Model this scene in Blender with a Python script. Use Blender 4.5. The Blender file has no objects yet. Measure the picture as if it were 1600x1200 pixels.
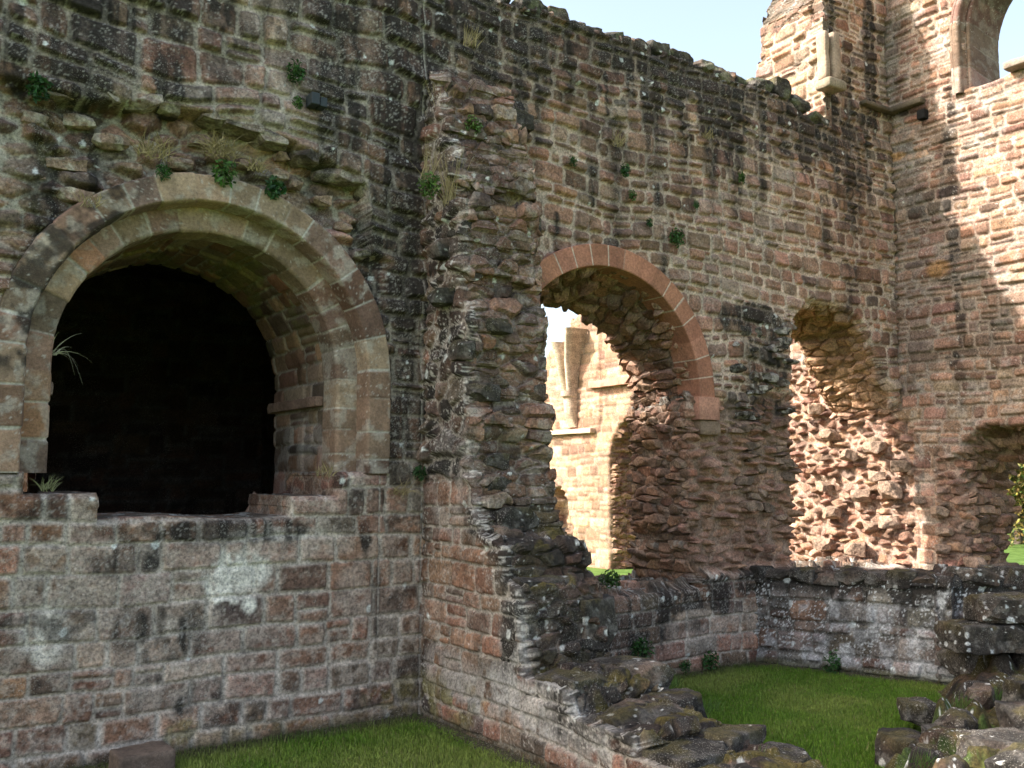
import bpy, math, random
import numpy as np
from math import sin, cos, pi, radians
# ------------------------------------------------------------------ camera, sky, sun, exposure
SC = bpy.context.scene
EYE = 2.2; YAW = radians(34.3); PITCH = math.atan(145/1500.)
cam = bpy.data.cameras.new("camera"); co = bpy.data.objects.new("camera", cam)
SC.collection.objects.link(co); SC.camera = co
cam.sensor_width = 36; cam.lens = 33.75; cam.clip_end = 2000
co.location = (0, 0, EYE); co.rotation_euler = (pi/2 + PITCH, 0, -YAW)
SUN = np.array([1, -.50, -.86]); SUN = SUN/np.linalg.norm(SUN)      # direction the light travels
w = bpy.data.worlds.new("World"); SC.world = w; w.use_nodes = True
nt = w.node_tree; bg = nt.nodes['Background']; sk = nt.nodes.new('ShaderNodeTexSky')
sk.sky_type = 'NISHITA'; sk.sun_disc = False
sk.sun_elevation = math.asin(-SUN[2]); sk.sun_rotation = math.atan2(-SUN[0], -SUN[1])
sk.air_density = .9; sk.dust_density = 4.; sk.ozone_density = .6
hs = nt.nodes.new('ShaderNodeHueSaturation'); hs.inputs['Saturation'].default_value = .80; nt.links.new(sk.outputs[0], hs.inputs['Color']); tn = nt.nodes.new('ShaderNodeMix'); tn.data_type = 'RGBA'; tn.blend_type = 'MULTIPLY'; tn.inputs[0].default_value = 1; tn.inputs[7].default_value = (1.04, 1.045, 1.0, 1); nt.links.new(hs.outputs[0], tn.inputs[6]); nt.links.new(tn.outputs[2], bg.inputs[0]); bg.inputs[1].default_value = .15
sl = bpy.data.lights.new("sun", 'SUN'); so = bpy.data.objects.new("sun", sl); SC.collection.objects.link(so)
sl.energy = 3.3; sl.angle = radians(.5); sl.color = (1, .97, .92)
from mathutils import Vector
so.rotation_euler = Vector(SUN).to_track_quat('-Z', 'Y').to_euler(); so.location = (-10, 10, 20)
SC.view_settings.view_transform = 'Standard'; SC.view_settings.look = 'None'
SC.view_settings.exposure = 1.72; SC.view_settings.gamma = 1
SC.cycles.max_bounces = 6; SC.cycles.diffuse_bounces = 4

# ------------------------------------------------------------------ pixel of the 1600x1200 photograph -> point on a real plane
Fw = np.array([sin(YAW)*cos(PITCH), cos(YAW)*cos(PITCH), sin(PITCH)]); Rt = np.array([cos(YAW), -sin(YAW), 0.])
Up = np.cross(Rt, Fw)
def ray(x, y): return Fw*1500 + Rt*(x-800) + Up*(600-y)
def PY(x, y, Y=8.):
    r = ray(x, y); t = Y/r[1]; return np.array([r[0]*t, EYE+r[2]*t])
def PX(x, y, X=12.05):
    r = ray(x, y); t = X/r[0]; return np.array([r[1]*t, EYE+r[2]*t])
def PZ(x, y, z=0.):
    r = ray(x, y); t = (z-EYE)/r[2]; return np.array([r[0]*t, r[1]*t])

# ------------------------------------------------------------------ numpy noise
RS = np.random.RandomState(7); T2 = RS.rand(256, 256); T3 = RS.rand(64, 64, 64); TH = RS.rand(65536)
def vn(x, y, s=0):
    x = np.asarray(x, float)+s*17.31; y = np.asarray(y, float)+s*9.77
    xi = np.floor(x).astype(np.int64); yi = np.floor(y).astype(np.int64); fx = x-xi; fy = y-yi
    fx = fx*fx*(3-2*fx); fy = fy*fy*(3-2*fy); a = xi & 255; b = (xi+1) & 255; c = yi & 255; d = (yi+1) & 255
    return (T2[a, c]*(1-fx)+T2[b, c]*fx)*(1-fy)+(T2[a, d]*(1-fx)+T2[b, d]*fx)*fy
def fb(x, y, s=0, o=4):
    r = 0; k = .5; t = 0
    for i in range(o): r = r+k*vn(x*2.03**i+y*.13*i, y*2.03**i-x*.11*i, s+i*3); t += k; k *= .56
    return .5+(r/t-.5)*1.12
def vn3(p, s=0):
    p = p+s*5.13; i = np.floor(p).astype(np.int64); f = p-i; f = f*f*(3-2*f); i &= 63; j = (i+1) & 63
    r = 0
    for dx in (0, 1):
        for dy in (0, 1):
            for dz in (0, 1):
                wgt = (f[..., 0] if dx else 1-f[..., 0])*(f[..., 1] if dy else 1-f[..., 1])*(f[..., 2] if dz else 1-f[..., 2])
                r = r+wgt*T3[(j if dx else i)[..., 0], (j if dy else i)[..., 1], (j if dz else i)[..., 2]]
    return r
def fb3(p, s=0, o=3):
    r = 0; k = .5; t = 0
    for i in range(o): r = r+k*vn3(p*2**i, s+i*3); t += k; k *= .5
    return r/t
def H(i, s=0): return TH[(np.asarray(i, np.int64)*2654435761+s*40503+(np.asarray(i, np.int64) >> 5)*977) & 65535]
def ss(a, b, x): t = np.clip((x-a)/(b-a), 0, 1); return t*t*(3-2*t)
def mix(a, b, t): return a*(1-t[..., None])+np.asarray(b)*t[..., None]

# ------------------------------------------------------------------ stone patterns: (d to joint, stone id, tilt coordinate)
def coursed(u, v, seed, ch, cw, warp=.05, split=.25, jn=.012, rnd=.03, irr=.45, nz=.02):
    R = np.random.RandomState(seed); v0 = v
    v = v+warp*(fb(u*.7, v*.7, seed, 2)-.5)*2+.018*(vn(u*2.7, v*2.7, seed+5)-.5)
    u = u+.05*(vn(u*1.5, v*3, seed+9)-.5)
    lo, hi = v.min()-.5, v.max()+.5; e = [lo]
    while e[-1] < hi: e.append(e[-1]+ch*(1+irr*(R.rand()*2-1)))
    e = np.array(e); c = np.clip(np.searchsorted(e, v)-1, 0, len(e)-2); b0 = e[c]; b1 = e[c+1]
    ul, uh = u.min()-1, u.max()+1; x0 = np.zeros_like(u); x1 = np.zeros_like(u); sid = np.zeros(u.shape, np.int64)
    for k in np.unique(c):
        m = c == k; x = [ul-R.rand()*cw]; hh = (e[k+1]-e[k])/ch
        while x[-1] < uh: x.append(x[-1]+cw*hh**.3*(.45+1.1*R.rand()))
        x = np.array(x); q = np.clip(np.searchsorted(x, u[m])-1, 0, len(x)-2); x0[m] = x[q]; x1[m] = x[q+1]; sid[m] = k*4001+q+1
    sp = H(sid, 3) < split; mid = b0+(b1-b0)*(.35+.3*H(sid, 4)); up = sp & (v > mid)
    b0n = np.where(up, mid, b0); b1n = np.where(sp & ~up, mid, b1); sid = sid*2+up
    # uneven joints: each stone is shrunk by its own amount
    sh = jn*.4+jn*.9*H(sid, 5); sh2 = jn*.3+jn*1.1*H(sid, 6)
    tl = (H(sid, 12)-.5)*.06
    hw = (x1-x0)/2-sh; hh = (b1n-b0n)/2-sh2; lx = u-(x0+x1)/2; ly = v-(b0n+b1n)/2-tl*np.clip(lx, -.5, .5)*.5
    hw = hw-np.abs(ly)*0.12*H(sid, 13)
    r = np.minimum(rnd*(.5+H(sid, 7)), hh*.9); qx = hw-np.abs(lx); qy = hh-np.abs(ly)
    d = np.where((qx < r) & (qy < r), r-np.hypot(r-np.minimum(qx, r), r-np.minimum(qy, r)), np.minimum(qx, qy))
    d = d+nz*(fb(u*14, v*14, seed+2, 3)-.5)
    return d, sid, lx/np.maximum(hw, .02), ly/np.maximum(hh, .02)
def cells(u, v, seed, cx, cy, jn=.01):
    shp = u.shape; u = u+.10*(fb(u*5, v*5, seed, 3)-.5)+.10*(vn(u*1.5, v*1.5, seed)-.5); v = v+.07*(fb(u*4, v*6, seed+4, 3)-.5)
    x = u/cx; y = v/cy; xi = np.floor(x).astype(np.int64); yi = np.floor(y).astype(np.int64)
    f1 = np.full(shp, 9.); f2 = np.full(shp, 9.); sid = np.zeros(shp, np.int64); bx = np.zeros(shp); by = np.zeros(shp)
    for a in (-1, 0, 1):
        for b in (-1, 0, 1):
            i = (xi+a)*7919+(yi+b)*104729+seed; px = xi+a+.5+(H(i, 1)-.5)*.8+.25*((yi+b) % 2); py = yi+b+.5+(H(i, 2)-.5)*.55
            dd = np.sqrt(((x-px))**2+((y-py)*1.0)**2)*(.68+.62*H(i, 3))
            n = dd < f1; f2 = np.where(n, f1, np.minimum(f2, dd)); f1 = np.where(n, dd, f1)
            sid = np.where(n, i, sid); bx = np.where(n, x-px, bx); by = np.where(n, y-py, by)
    d = (f2-f1)*min(cx, cy)*.55-jn+.026*(fb(u*15, v*15, seed+2, 3)-.5)
    return d, sid & 0xFFFFFF, bx*1.6, by*1.6
def cells3(p, seed, size):
    q = p/np.asarray(size); i0 = np.floor(q).astype(np.int64); n0 = q.shape[:-1]
    f1 = np.full(n0, 9.); f2 = np.full(n0, 9.); sid = np.zeros(n0, np.int64); bz = np.zeros(q.shape)
    for a in (-1, 0, 1):
        for b in (-1, 0, 1):
            for c in (-1, 0, 1):
                g = i0+np.array([a, b, c]); i = g[..., 0]*7919+g[..., 1]*104729+g[..., 2]*15485863+seed
                pt = g+.5+(np.stack([H(i, 1), H(i, 2), H(i, 3)], -1)-.5)*.7
                dd = np.sqrt(((q-pt)**2).sum(-1)); n = dd < f1
                f2 = np.where(n, f1, np.minimum(f2, dd)); f1 = np.where(n, dd, f1); sid = np.where(n, i, sid); bz = np.where(n[..., None], q-pt, bz)
    return (f2-f1)*min(size)*.55, sid & 0xFFFFFF, bz

# ------------------------------------------------------------------ colours (linear albedo)
RED = [(.29, .175, .12), (.26, .16, .112), (.32, .205, .145), (.22, .14, .105), (.28, .185, .13), (.32, .185, .125), (.24, .17, .13)]
GREY = [(.27, .195, .145), (.28, .215, .165), (.20, .15, .12), (.31, .24, .18), (.25, .17, .125), (.29, .19, .135), (.15, .12, .10)]
WARM = [(.36, .23, .16), (.32, .20, .14), (.40, .27, .19), (.30, .19, .14), (.38, .25, .17), (.27, .17, .125)]
def pal(sid, P, s=0):
    P = np.array(P); c = P[(H(sid, 20+s)*len(P)).astype(int) % len(P)]
    return np.array([.91, .80, .745])*c*(.55+.80*H(sid, 21+s))[..., None]*(1+.12*(np.stack([H(sid, 22), H(sid, 23), H(sid, 24)], -1)-.5))
BLACK = (.022, .019, .016); WHITE = (.56, .51, .45)
def blob(u, v, L, toplane, ns=.35, fr=3.):
    """L: [(px,py,rx,ry,amount)] measured on the photograph, placed on the wall plane in metres"""
    r = np.zeros_like(u); wob = ns*2*(fb(u*fr, v*fr, 31, 3)-.5)
    for (px, py, rx, ry, a) in L:
        c = toplane(px, py); ax = abs(toplane(px+rx, py)[0]-toplane(px-rx, py)[0])/2; ay = abs(toplane(px, py-ry)[1]-toplane(px, py+ry)[1])/2
        t = np.sqrt(((u-c[0])/ax)**2+((v-c[1])/ay)**2)+wob
        r = np.maximum(r, a*(1-ss(.65, 1.2, t)))
    return r
def specks(u, v, dens, s=0, f=62.):
    n = fb(u*f, v*f, 41+s, 2)*.75+.25*fb(u*6, v*6, 43+s, 3); return ss(.0, .06, n-(.80-.27*dens))
def spots(u, v, cell, prob, s=0, rad=.3):
    x = u/cell; y = v/cell; xi = np.floor(x).astype(np.int64); yi = np.floor(y).astype(np.int64); i = xi*7919+yi*104729+s
    ok = H(i, 51) < prob; px = xi+.3+.4*H(i, 52); py = yi+.3+.4*H(i, 53)
    rr = rad*(.3+.7*H(i, 54)); d = np.hypot((x-px)*(1+.4*H(i, 55)), y-py)+.12*(vn(u*40, v*40, 3)-.5)
    return np.where(ok, 1-ss(rr*.75, rr, d), 0)

def specks3(P, dens, s=0): n = fb3(P*38, 41+s, 2)*.75+.25*fb3(P*6, 43+s); return ss(.0, .05, n-(.78-.33*dens))
def spots3(P, cell, prob, s=0, rad=.3):
    q = P/cell; g = np.floor(q).astype(np.int64); i = g[..., 0]*7919+g[..., 1]*104729+g[..., 2]*15485863+s; ok = H(i, 51) < prob; c = g+.3+.4*np.stack([H(i, 52), H(i, 53), H(i, 56)], -1)
    rr = rad*(.35+.65*H(i, 54)); return np.where(ok, 1-ss(rr*.8, rr, np.linalg.norm(q-c, axis=-1)+.25*(fb3(P*22, 3)-.5)), 0)
# ------------------------------------------------------------------ materials
def mat(name, rough=.95, bump=.8, fine=.5, base=None, scale=1.):
    m = bpy.data.materials.new(name); m.use_nodes = True; n = m.node_tree.nodes; l = m.node_tree.links
    b = n['Principled BSDF']; b.inputs['Roughness'].default_value = rough; b.inputs['Specular IOR Level'].default_value = .25
    tc = n.new('ShaderNodeTexCoord')
    n1 = n.new('ShaderNodeTexNoise'); n1.inputs['Scale'].default_value = 38*scale; n1.inputs['Detail'].default_value = 5; n1.inputs['Roughness'].default_value = .65
    n2 = n.new('ShaderNodeTexNoise'); n2.inputs['Scale'].default_value = 7*scale; n2.inputs['Detail'].default_value = 4
    l.new(tc.outputs['Object'], n1.inputs['Vector']); l.new(tc.outputs['Object'], n2.inputs['Vector'])
    mr = n.new('ShaderNodeMapRange'); mr.inputs[1].default_value = .33; mr.inputs[2].default_value = .67; mr.inputs[3].default_value = 1-fine; mr.inputs[4].default_value = 1+fine
    l.new(n1.outputs[0], mr.inputs[0])
    mr2 = n.new('ShaderNodeMapRange'); mr2.inputs[1].default_value = .3; mr2.inputs[2].default_value = .7; mr2.inputs[3].default_value = 1-fine*.5; mr2.inputs[4].default_value = 1+fine*.5
    l.new(n2.outputs[0], mr2.inputs[0])
    mu = n.new('ShaderNodeMath'); mu.operation = 'MULTIPLY'; l.new(mr.outputs[0], mu.inputs[0]); l.new(mr2.outputs[0], mu.inputs[1])
    vm = n.new('ShaderNodeVectorMath'); vm.operation = 'SCALE'; l.new(mu.outputs[0], vm.inputs['Scale'])
    if base is None:
        at = n.new('ShaderNodeAttribute'); at.attribute_name = 'Col'; l.new(at.outputs['Color'], vm.inputs[0])
    else: vm.inputs[0].default_value = base
    if 'sandstone' in name:
        kf = 1. if name == 'weathered_sandstone' else .4
        def nz(sc, det, lo, hi):
            a = n.new('ShaderNodeTexNoise'); a.inputs['Scale'].default_value = sc; a.inputs['Detail'].default_value = det; a.inputs['Roughness'].default_value = .6; l.new(tc.outputs['Object'], a.inputs['Vector'])
            r = n.new('ShaderNodeMapRange'); r.inputs[1].default_value = lo; r.inputs[2].default_value = hi; l.new(a.outputs[0], r.inputs[0]); return r.outputs[0]
        def mul(a, b_, k=None):
            q = n.new('ShaderNodeMath'); q.operation = 'MULTIPLY'; l.new(a, q.inputs[0])
            if k is None: l.new(b_, q.inputs[1])
            else: q.inputs[1].default_value = k
            return q.outputs[0]
        def mx(fac, a, col):
            q = n.new('ShaderNodeMix'); q.data_type = 'RGBA'; l.new(fac, q.inputs[0]); l.new(a, q.inputs[6]); q.inputs[7].default_value = (*col, 1); return q.outputs[2]
        pits = mul(nz(55, 3, .41, .35), None, .38*kf); sp = mul(mul(nz(85, 2, .60, .64), nz(2.2, 3, .42, .60)), None, .45*kf)
        o_ = mx(pits, vm.outputs[0], (.03, .025, .02)); o_ = mx(sp, o_, (.50, .46, .40)); l.new(o_, b.inputs['Base Color'])
    else: l.new(vm.outputs[0], b.inputs['Base Color'])
    if bump:
        n3 = n.new('ShaderNodeTexNoise'); n3.inputs['Scale'].default_value = 90*scale; n3.inputs['Detail'].default_value = 6; n3.inputs['Roughness'].default_value = .7
        l.new(tc.outputs['Object'], n3.inputs['Vector'])
        bp = n.new('ShaderNodeBump'); bp.inputs['Strength'].default_value = bump; bp.inputs['Distance'].default_value = .012/scale
        l.new(n3.outputs[0], bp.inputs['Height']); l.new(bp.outputs[0], b.inputs['Normal'])
    return m
M_STONE = mat('weathered_sandstone'); M_CUT = mat('dressed_sandstone', .9, .5, .28); M_LEAF = mat('leaf', .6, 0, .3); M_GRASS = mat('grass_blade', .6, 0, .25)

# ------------------------------------------------------------------ mesh helpers
def link(o, parent=None):
    SC.collection.objects.link(o)
    if parent: o.parent = parent
    return o
def mesh(name, V, Fq, col=None, m=None, parent=None, smooth=True):
    V = np.asarray(V, np.float32).reshape(-1, 3); Fq = np.asarray(Fq, np.int32); k = Fq.shape[1]
    me = bpy.data.meshes.new(name); me.vertices.add(len(V)); me.vertices.foreach_set('co', V.ravel())
    me.loops.add(Fq.size); me.loops.foreach_set('vertex_index', Fq.ravel()); me.polygons.add(len(Fq))
    me.polygons.foreach_set('loop_start', np.arange(len(Fq), dtype=np.int32)*k); me.polygons.foreach_set('loop_total', np.full(len(Fq), k, np.int32))
    me.polygons.foreach_set('use_smooth', np.full(len(Fq), smooth)); me.update(calc_edges=True)
    if col is not None:
        c = np.ones((len(V), 4), np.float32); c[:, :3] = np.asarray(col).reshape(-1, 3)
        a = me.color_attributes.new('Col', 'FLOAT_COLOR', 'POINT'); a.data.foreach_set('color', c.ravel())
    me.materials.append(m or M_STONE)
    return link(bpy.data.objects.new(name, me), parent)
def thing(name, label, cat, loc=(0, 0, 0), group=None):
    o = bpy.data.objects.new(name, None); link(o); o.location = loc; o['label'] = label; o['category'] = cat; o.empty_display_size = .2
    if group: o['group'] = group
    return o
def tag(o, label, cat, group=None):
    o['label'] = label; o['category'] = cat
    if group: o['group'] = group
    return o
def gridq(n, m):
    i = np.arange(n*m).reshape(n, m); return np.stack([i[:-1, :-1], i[1:, :-1], i[1:, 1:], i[:-1, 1:]], -1).reshape(-1, 4)

def rimrub(P, seed=5, size=(.26, .26, .12), pr=.14):
    d, sid, b = cells3(P+.22*(np.stack([fb3(P*2.6, 2), fb3(P*2.6, 12), fb3(P*2.6, 22)], -1)-.5)*np.array([1, 1, .6])+.03*(fb3(P*9, 5)-.5)[..., None], seed, size)
    h = pr*(.2+.9*H(sid, 9)**1.6)+.7*pr*((H(sid, 8)-.3)*b[..., 2]+(H(sid, 7)-.5)*b[..., 1]+(H(sid, 6)-.5)*b[..., 0])
    h = h*ss(.0, .013, d)-.02+.05*(fb3(P*6, 3)-.5)+.02*(fb3(P*24, 7, 3)-.5)
    return h, d, sid
def sheet(name, O, U, N, ur, vr, res, rel, F, depth, parent, rimcol, shift=None, rimres=.03, rimsize=(.26, .26, .12), rimpr=.14, backres=.07, rimseed=5, tofront=.04, rimmul=None):
    """front heightfield of a wall with holes cut by F<0, broken edges carried through its thickness, and a back.
    O origin, U horizontal unit vector, N outward normal (front side); v is height."""
    O = np.array(O, float); U = np.array(U, float); N = np.array(N, float); Z = np.array([0, 0, 1.])
    nu = int((ur[1]-ur[0])/res)+1; nv = int((vr[1]-vr[0])/res)+1
    u, v = np.meshgrid(np.linspace(*ur, nu), np.linspace(*vr, nv), indexing='ij')
    f = F(u, v); gu, gv = np.gradient(f, res); gl = np.maximum(np.hypot(gu, gv), .3)
    # smoothed in-plane normal for the rim
    su, sv = gu.copy(), gv.copy()
    for _ in range(3):
        su = (su+np.roll(su, 1, 0)+np.roll(su, -1, 0)+np.roll(su, 1, 1)+np.roll(su, -1, 1))/5; sv = (sv+np.roll(sv, 1, 0)+np.roll(sv, -1, 0)+np.roll(sv, 1, 1)+np.roll(sv, -1, 1))/5
    q = gridq(nu, nv); ok = f.ravel()[q].mean(1) > 0; q = q[ok]
    used = np.zeros(nu*nv, bool); used[q] = True
    E = np.concatenate([q[:, [0, 1]], q[:, [1, 2]], q[:, [2, 3]], q[:, [3, 0]]]); key = np.minimum(E[:, 0], E[:, 1]).astype(np.int64)*nu*nv+np.maximum(E[:, 0], E[:, 1])
    uq, ix, cn = np.unique(key, return_index=True, return_counts=True); B = E[ix[cn == 1]]; bv = np.unique(B)
    uf, vf, ff = u.ravel().copy(), v.ravel().copy(), f.ravel()
    gul, gvl, gll = gu.ravel(), gv.ravel(), gl.ravel()
    st = np.clip(ff[bv]/gll[bv], -res*.8, res*.8); inner = (uf[bv] > ur[0]+res*.5) & (uf[bv] < ur[1]-res*.5) & (vf[bv] > vr[0]+res*.5) & (vf[bv] < vr[1]-res*.5)
    uf[bv] -= np.where(inner, gul[bv]/gll[bv]*st, 0); vf[bv] -= np.where(inner, gvl[bv]/gll[bv]*st, 0)
    h, col = rel(u, v, f); h = h.ravel()-.05*(1-ss(0, tofront, ff)); col = col.reshape(-1, 3)
    Pf = O+uf[:, None]*U+vf[:, None]*Z+h[:, None]*N
    idx = np.full(nu*nv, -1, np.int64); vi = np.nonzero(used)[0]; idx[vi] = np.arange(len(vi))
    V = [Pf[vi]]; C = [col[vi]]; Q = [idx[q]]; base = len(vi)
    # broken edges
    K = max(2, int(depth/rimres)); nb = len(bv); bi = np.full(nu*nv, -1, np.int64); bi[bv] = np.arange(nb)
    t = np.linspace(0, 1, K+1)[1:]; uu = np.repeat(uf[bv][:, None], K, 1); vv = np.repeat(vf[bv][:, None], K, 1); dd = np.repeat((t*depth)[None], nb, 0)
    hb = h[bv][:, None]*(1-ss(0, .12, t))[None]
    n_ = np.stack([-su.ravel()[bv], -sv.ravel()[bv]], -1); n_ /= np.maximum(np.linalg.norm(n_, axis=1, keepdims=True), 1e-6)
    if shift: du, dv = shift(uu, vv, t[None]); uu = uu+du; vv = vv+dv
    P = O+uu[..., None]*U+vv[..., None]*Z+(hb-dd)[..., None]*N
    r, rd, rid = rimrub(P, rimseed, rimsize, rimpr); r = r*ss(0, .15, t)[None]*inner[:, None]*(rimmul(uu, vv) if rimmul else 1)
    P = P+(r*n_[:, 0:1])[..., None]*U+(r*n_[:, 1:2])[..., None]*Z
    rc = rimcol(P, rd, rid, np.repeat(n_[:, 1:2], K, 1)); wcol = ss(0, .2, t)[None, :, None]; rc = rc*wcol+col[bv][:, None]*(1-wcol)
    V.append(P.reshape(-1, 3)); C.append(rc.reshape(-1, 3))
    a = bi[B[:, 0]]; b = bi[B[:, 1]]; R0 = np.concatenate([idx[bv][:, None], base+np.arange(nb*K).reshape(nb, K)], 1)
    Q.append(np.stack([R0[b][:, :-1], R0[a][:, :-1], R0[a][:, 1:], R0[b][:, 1:]], -1).reshape(-1, 4)); base += nb*K
    # back
    nu2 = int((ur[1]-ur[0])/backres)+1; nv2 = int((vr[1]-vr[0])/backres)+1
    u2, v2 = np.meshgrid(np.linspace(*ur, nu2), np.linspace(*vr, nv2), indexing='ij'); f2 = F(u2, v2)
    g1, g2 = np.gradient(f2, backres); g = np.maximum(np.hypot(g1, g2), .3); q2 = gridq(nu2, nv2); q2 = q2[(f2.ravel()[q2] > -backres).sum(1) >= 3]
    near = np.abs(f2) < backres*1.2; u3 = u2-np.where(near, g1/g*f2/g, 0); v3 = v2-np.where(near, g2/g*f2/g, 0)
    u3 = np.clip(u3, *ur); v3 = np.clip(v3, *vr)
    if shift: du, dv = shift(u3, v3, np.ones_like(u3)); u3 = u3+du; v3 = v3+dv
    Pb = O+u3[..., None]*U+v3[..., None]*Z-(depth-.02)*N; rb, d3, i3 = rimrub(Pb, rimseed, rimsize, .08); cb = rimcol(Pb, d3, i3, u3*0)
    V.append((Pb-rb[..., None]*N).reshape(-1, 3)); C.append(cb.reshape(-1, 3)); Q.append(q2[:, ::-1]+base)
    o = mesh(name, np.concatenate(V), np.concatenate(Q), np.concatenate(C), None, parent)
    sm = np.ones(sum(len(k) for k in Q), bool); sm[len(Q[0]):len(Q[0])+len(Q[1])] = False; o.data.polygons.foreach_set('use_smooth', sm); return o

def relief(d, sid, lx, ly, P, mort, pr=.03, edge=.028, tilt=.5, mh=-.012, s=0):
    """height and colour of a stone face with mortar joints"""
    k = ss(.0, edge, d); h = mh+k*(.012+pr*H(sid, 30+s)**1.4+pr*tilt*(-ly*(H(sid, 31+s)-.15)+.6*lx*(H(sid, 32+s)-.5)))
    c = pal(sid, P, s); kk = ss(-.003, .006, d); return h, np.asarray(mort)*(1-kk[..., None])+c*kk[..., None]

# ================================================================== MAIN WALL (front at Y = 8)
OUT = [(1.0, PY)]
CX1, CZ1 = 2.43, 3.1          # big arch
CX2, CZ2 = 6.72, 3.12         # second arch
def ztop(X):
    st = np.floor(X/.27+.3*np.sin(X*3)); a = 7.20+.07*(H(st, 61)-.4)+.05*(fb(X*9, X*0, 6)-.5)+.08*(fb(X*3, X*0, 5)-.5)-.25*ss(9.6, 10.6, X)
    rag = 8.75+1.6*(X-10.65)+.25*(H(np.floor(X/.22), 62)-.5)
    return np.where(X > 10.62, np.maximum(rag, 8.55), a)
def hole1(X, Z):
    r = 1.60-np.hypot(X-CX1, Z-CZ1); up = np.where(Z > CZ1, r, 1.60-np.abs(X-CX1)); up = np.minimum(up, Z-2.24)
    sill = np.where(X < 1.58, 2.07, np.where(X < 3.14, 1.865+.02*np.sin(X*4), np.where(X < 3.58, 2.03, 9)))
    lo = np.minimum(np.minimum(np.minimum(X-1.05, 3.6-X), Z-sill), CZ1-Z); return np.maximum(up, lo)
def hole2(X, Z):
    n = .10*(fb(X*3, Z*3, 12, 3)-.5)*2; r = 1.40-np.hypot(X-CX2, Z-CZ2)
    j = np.minimum(8.04+n*1.2-X, X-5.3); return np.minimum(np.where(Z > CZ2, r, j), Z-(.93+n*.25))
H3 = np.array([PY(*p) for p in [(1243, 885), (1246, 760), (1240, 640), (1236, 560), (1240, 505), (1262, 480), (1300, 476), (1345, 490), (1375, 512), (1392, 545), (1405, 590), (1416, 640)]])
H3[:, 0] = np.minimum(H3[:, 0], 12.0)
def hole3(X, Z):
    top = np.interp(X, [9.72, 9.85, 10.1, 10.5, 10.9, 11.3, 11.5, 11.75, 12.06], [3.7, 4.2, 4.46, 4.48, 4.44, 4.32, 4.0, 3.6, 3.1])+.05*(H(np.floor(X/.16), 66)-.5)
    n = .10*(fb(X*4, Z*4, 14, 3)-.5)*2; left = X-(9.78+n+.05*(H(np.floor(Z/.13), 67)-.5))
    return np.minimum(np.minimum(left, top-Z), Z-.98)
def Fmain(X, Z):
    return np.minimum(np.minimum(ztop(X)-Z, -hole1(X, Z)), np.minimum(-hole2(X, Z), -hole3(X, Z)))
DARK = [(60, 60, 90, 110, .8), (140, 130, 60, 60, .6), (260, 140, 25, 60, .9), (340, 60, 60, 70, .45), (610, 120, 42, 190, .95), (590, 330, 40, 120, .75), (690, 240, 80, 180, .8),
        (480, 60, 40, 120, .4), (560, 60, 20, 130, .6), (760, 80, 80, 90, .8), (640, 20, 110, 50, .7), (850, 70, 80, 70, .75), (925, 130, 13, 210, .95), (960, 70, 60, 60, .75), (1020, 110, 25, 80, .9), (1028, 220, 8, 120, .8),
        (1060, 120, 45, 50, .85), (1110, 150, 30, 70, .8), (1160, 170, 50, 60, .8), (1220, 200, 40, 50, .8), (1270, 210, 50, 50, .8), (1150, 260, 12, 90, .5), (1075, 250, 10, 120, .5), (1180, 500, 55, 25, 1), (1195, 560, 40, 60, .8),
        (1190, 640, 45, 40, .6), (640, 470, 60, 90, .75), (620, 600, 22, 200, .45), (200, 870, 25, 35, .8), (370, 830, 130, 20, .75), (200, 990, 30, 40, .5), (205, 880, 60, 20, .5), (290, 1100, 18, 18, .8), (640, 660, 30, 60, .7),
        (300, 990, 22, 30, .6), (760, 330, 70, 90, .5), (1360, 320, 12, 60, .2), (1060, 925, 150, 34, 1.), (980, 970, 70, 60, .9), (1100, 930, 40, 10, .6), (570, 840, 12, 40, .5), (590, 930, 10, 60, .35), (1330, 160, 14, 70, .5)]
PALE = [(110, 940, 110, 120, .55), (250, 900, 130, 60, .4), (370, 900, 50, 36, 1.), (300, 1040, 150, 90, .5), (450, 850, 120, 25, .6), (560, 1120, 110, 30, .35), (555, 930, 30, 50, .5), (600, 900, 40, 100, .4),
        (420, 120, 150, 120, .35), (470, 200, 60, 60, .4), (100, 230, 120, 60, .25), (350, 330, 200, 60, .25), (1170, 340, 70, 60, .35), (1130, 450, 80, 50, .3), (740, 500, 60, 80, .4), (1100, 980, 80, 40, .5), (1200, 250, 60, 40, .3), (480, 420, 60, 80, .3)]
REDZ = [(500, 960, 90, 100, .9), (440, 990, 60, 60, .6), (350, 1000, 60, 50, .3), (110, 1040, 50, 35, .6), (720, 950, 80, 100, .6), (1000, 300, 120, 120, .35), (1080, 430, 110, 60, .3), (1000, 350, 100, 40, .5), (1250, 420, 130, 120, .6), (1100, 780, 150, 130, .85), (290, 930, 40, 30, .3), (520, 900, 60, 50, .9)]
MOSS = [(620, 1085, 60, 30, .8), (280, 1145, 30, 22, 1.), (450, 1140, 160, 22, .5), (80, 200, 60, 50, .35), (30, 340, 50, 60, .25), (240, 300, 16, 16, .8)]
CRB = np.array([PY(*p) for p in [(-60, 120), (20, 128), (100, 150), (180, 160), (262, 168), (330, 185), (420, 213), (500, 245), (570, 290), (580, 400), (640, 420)]])
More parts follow.
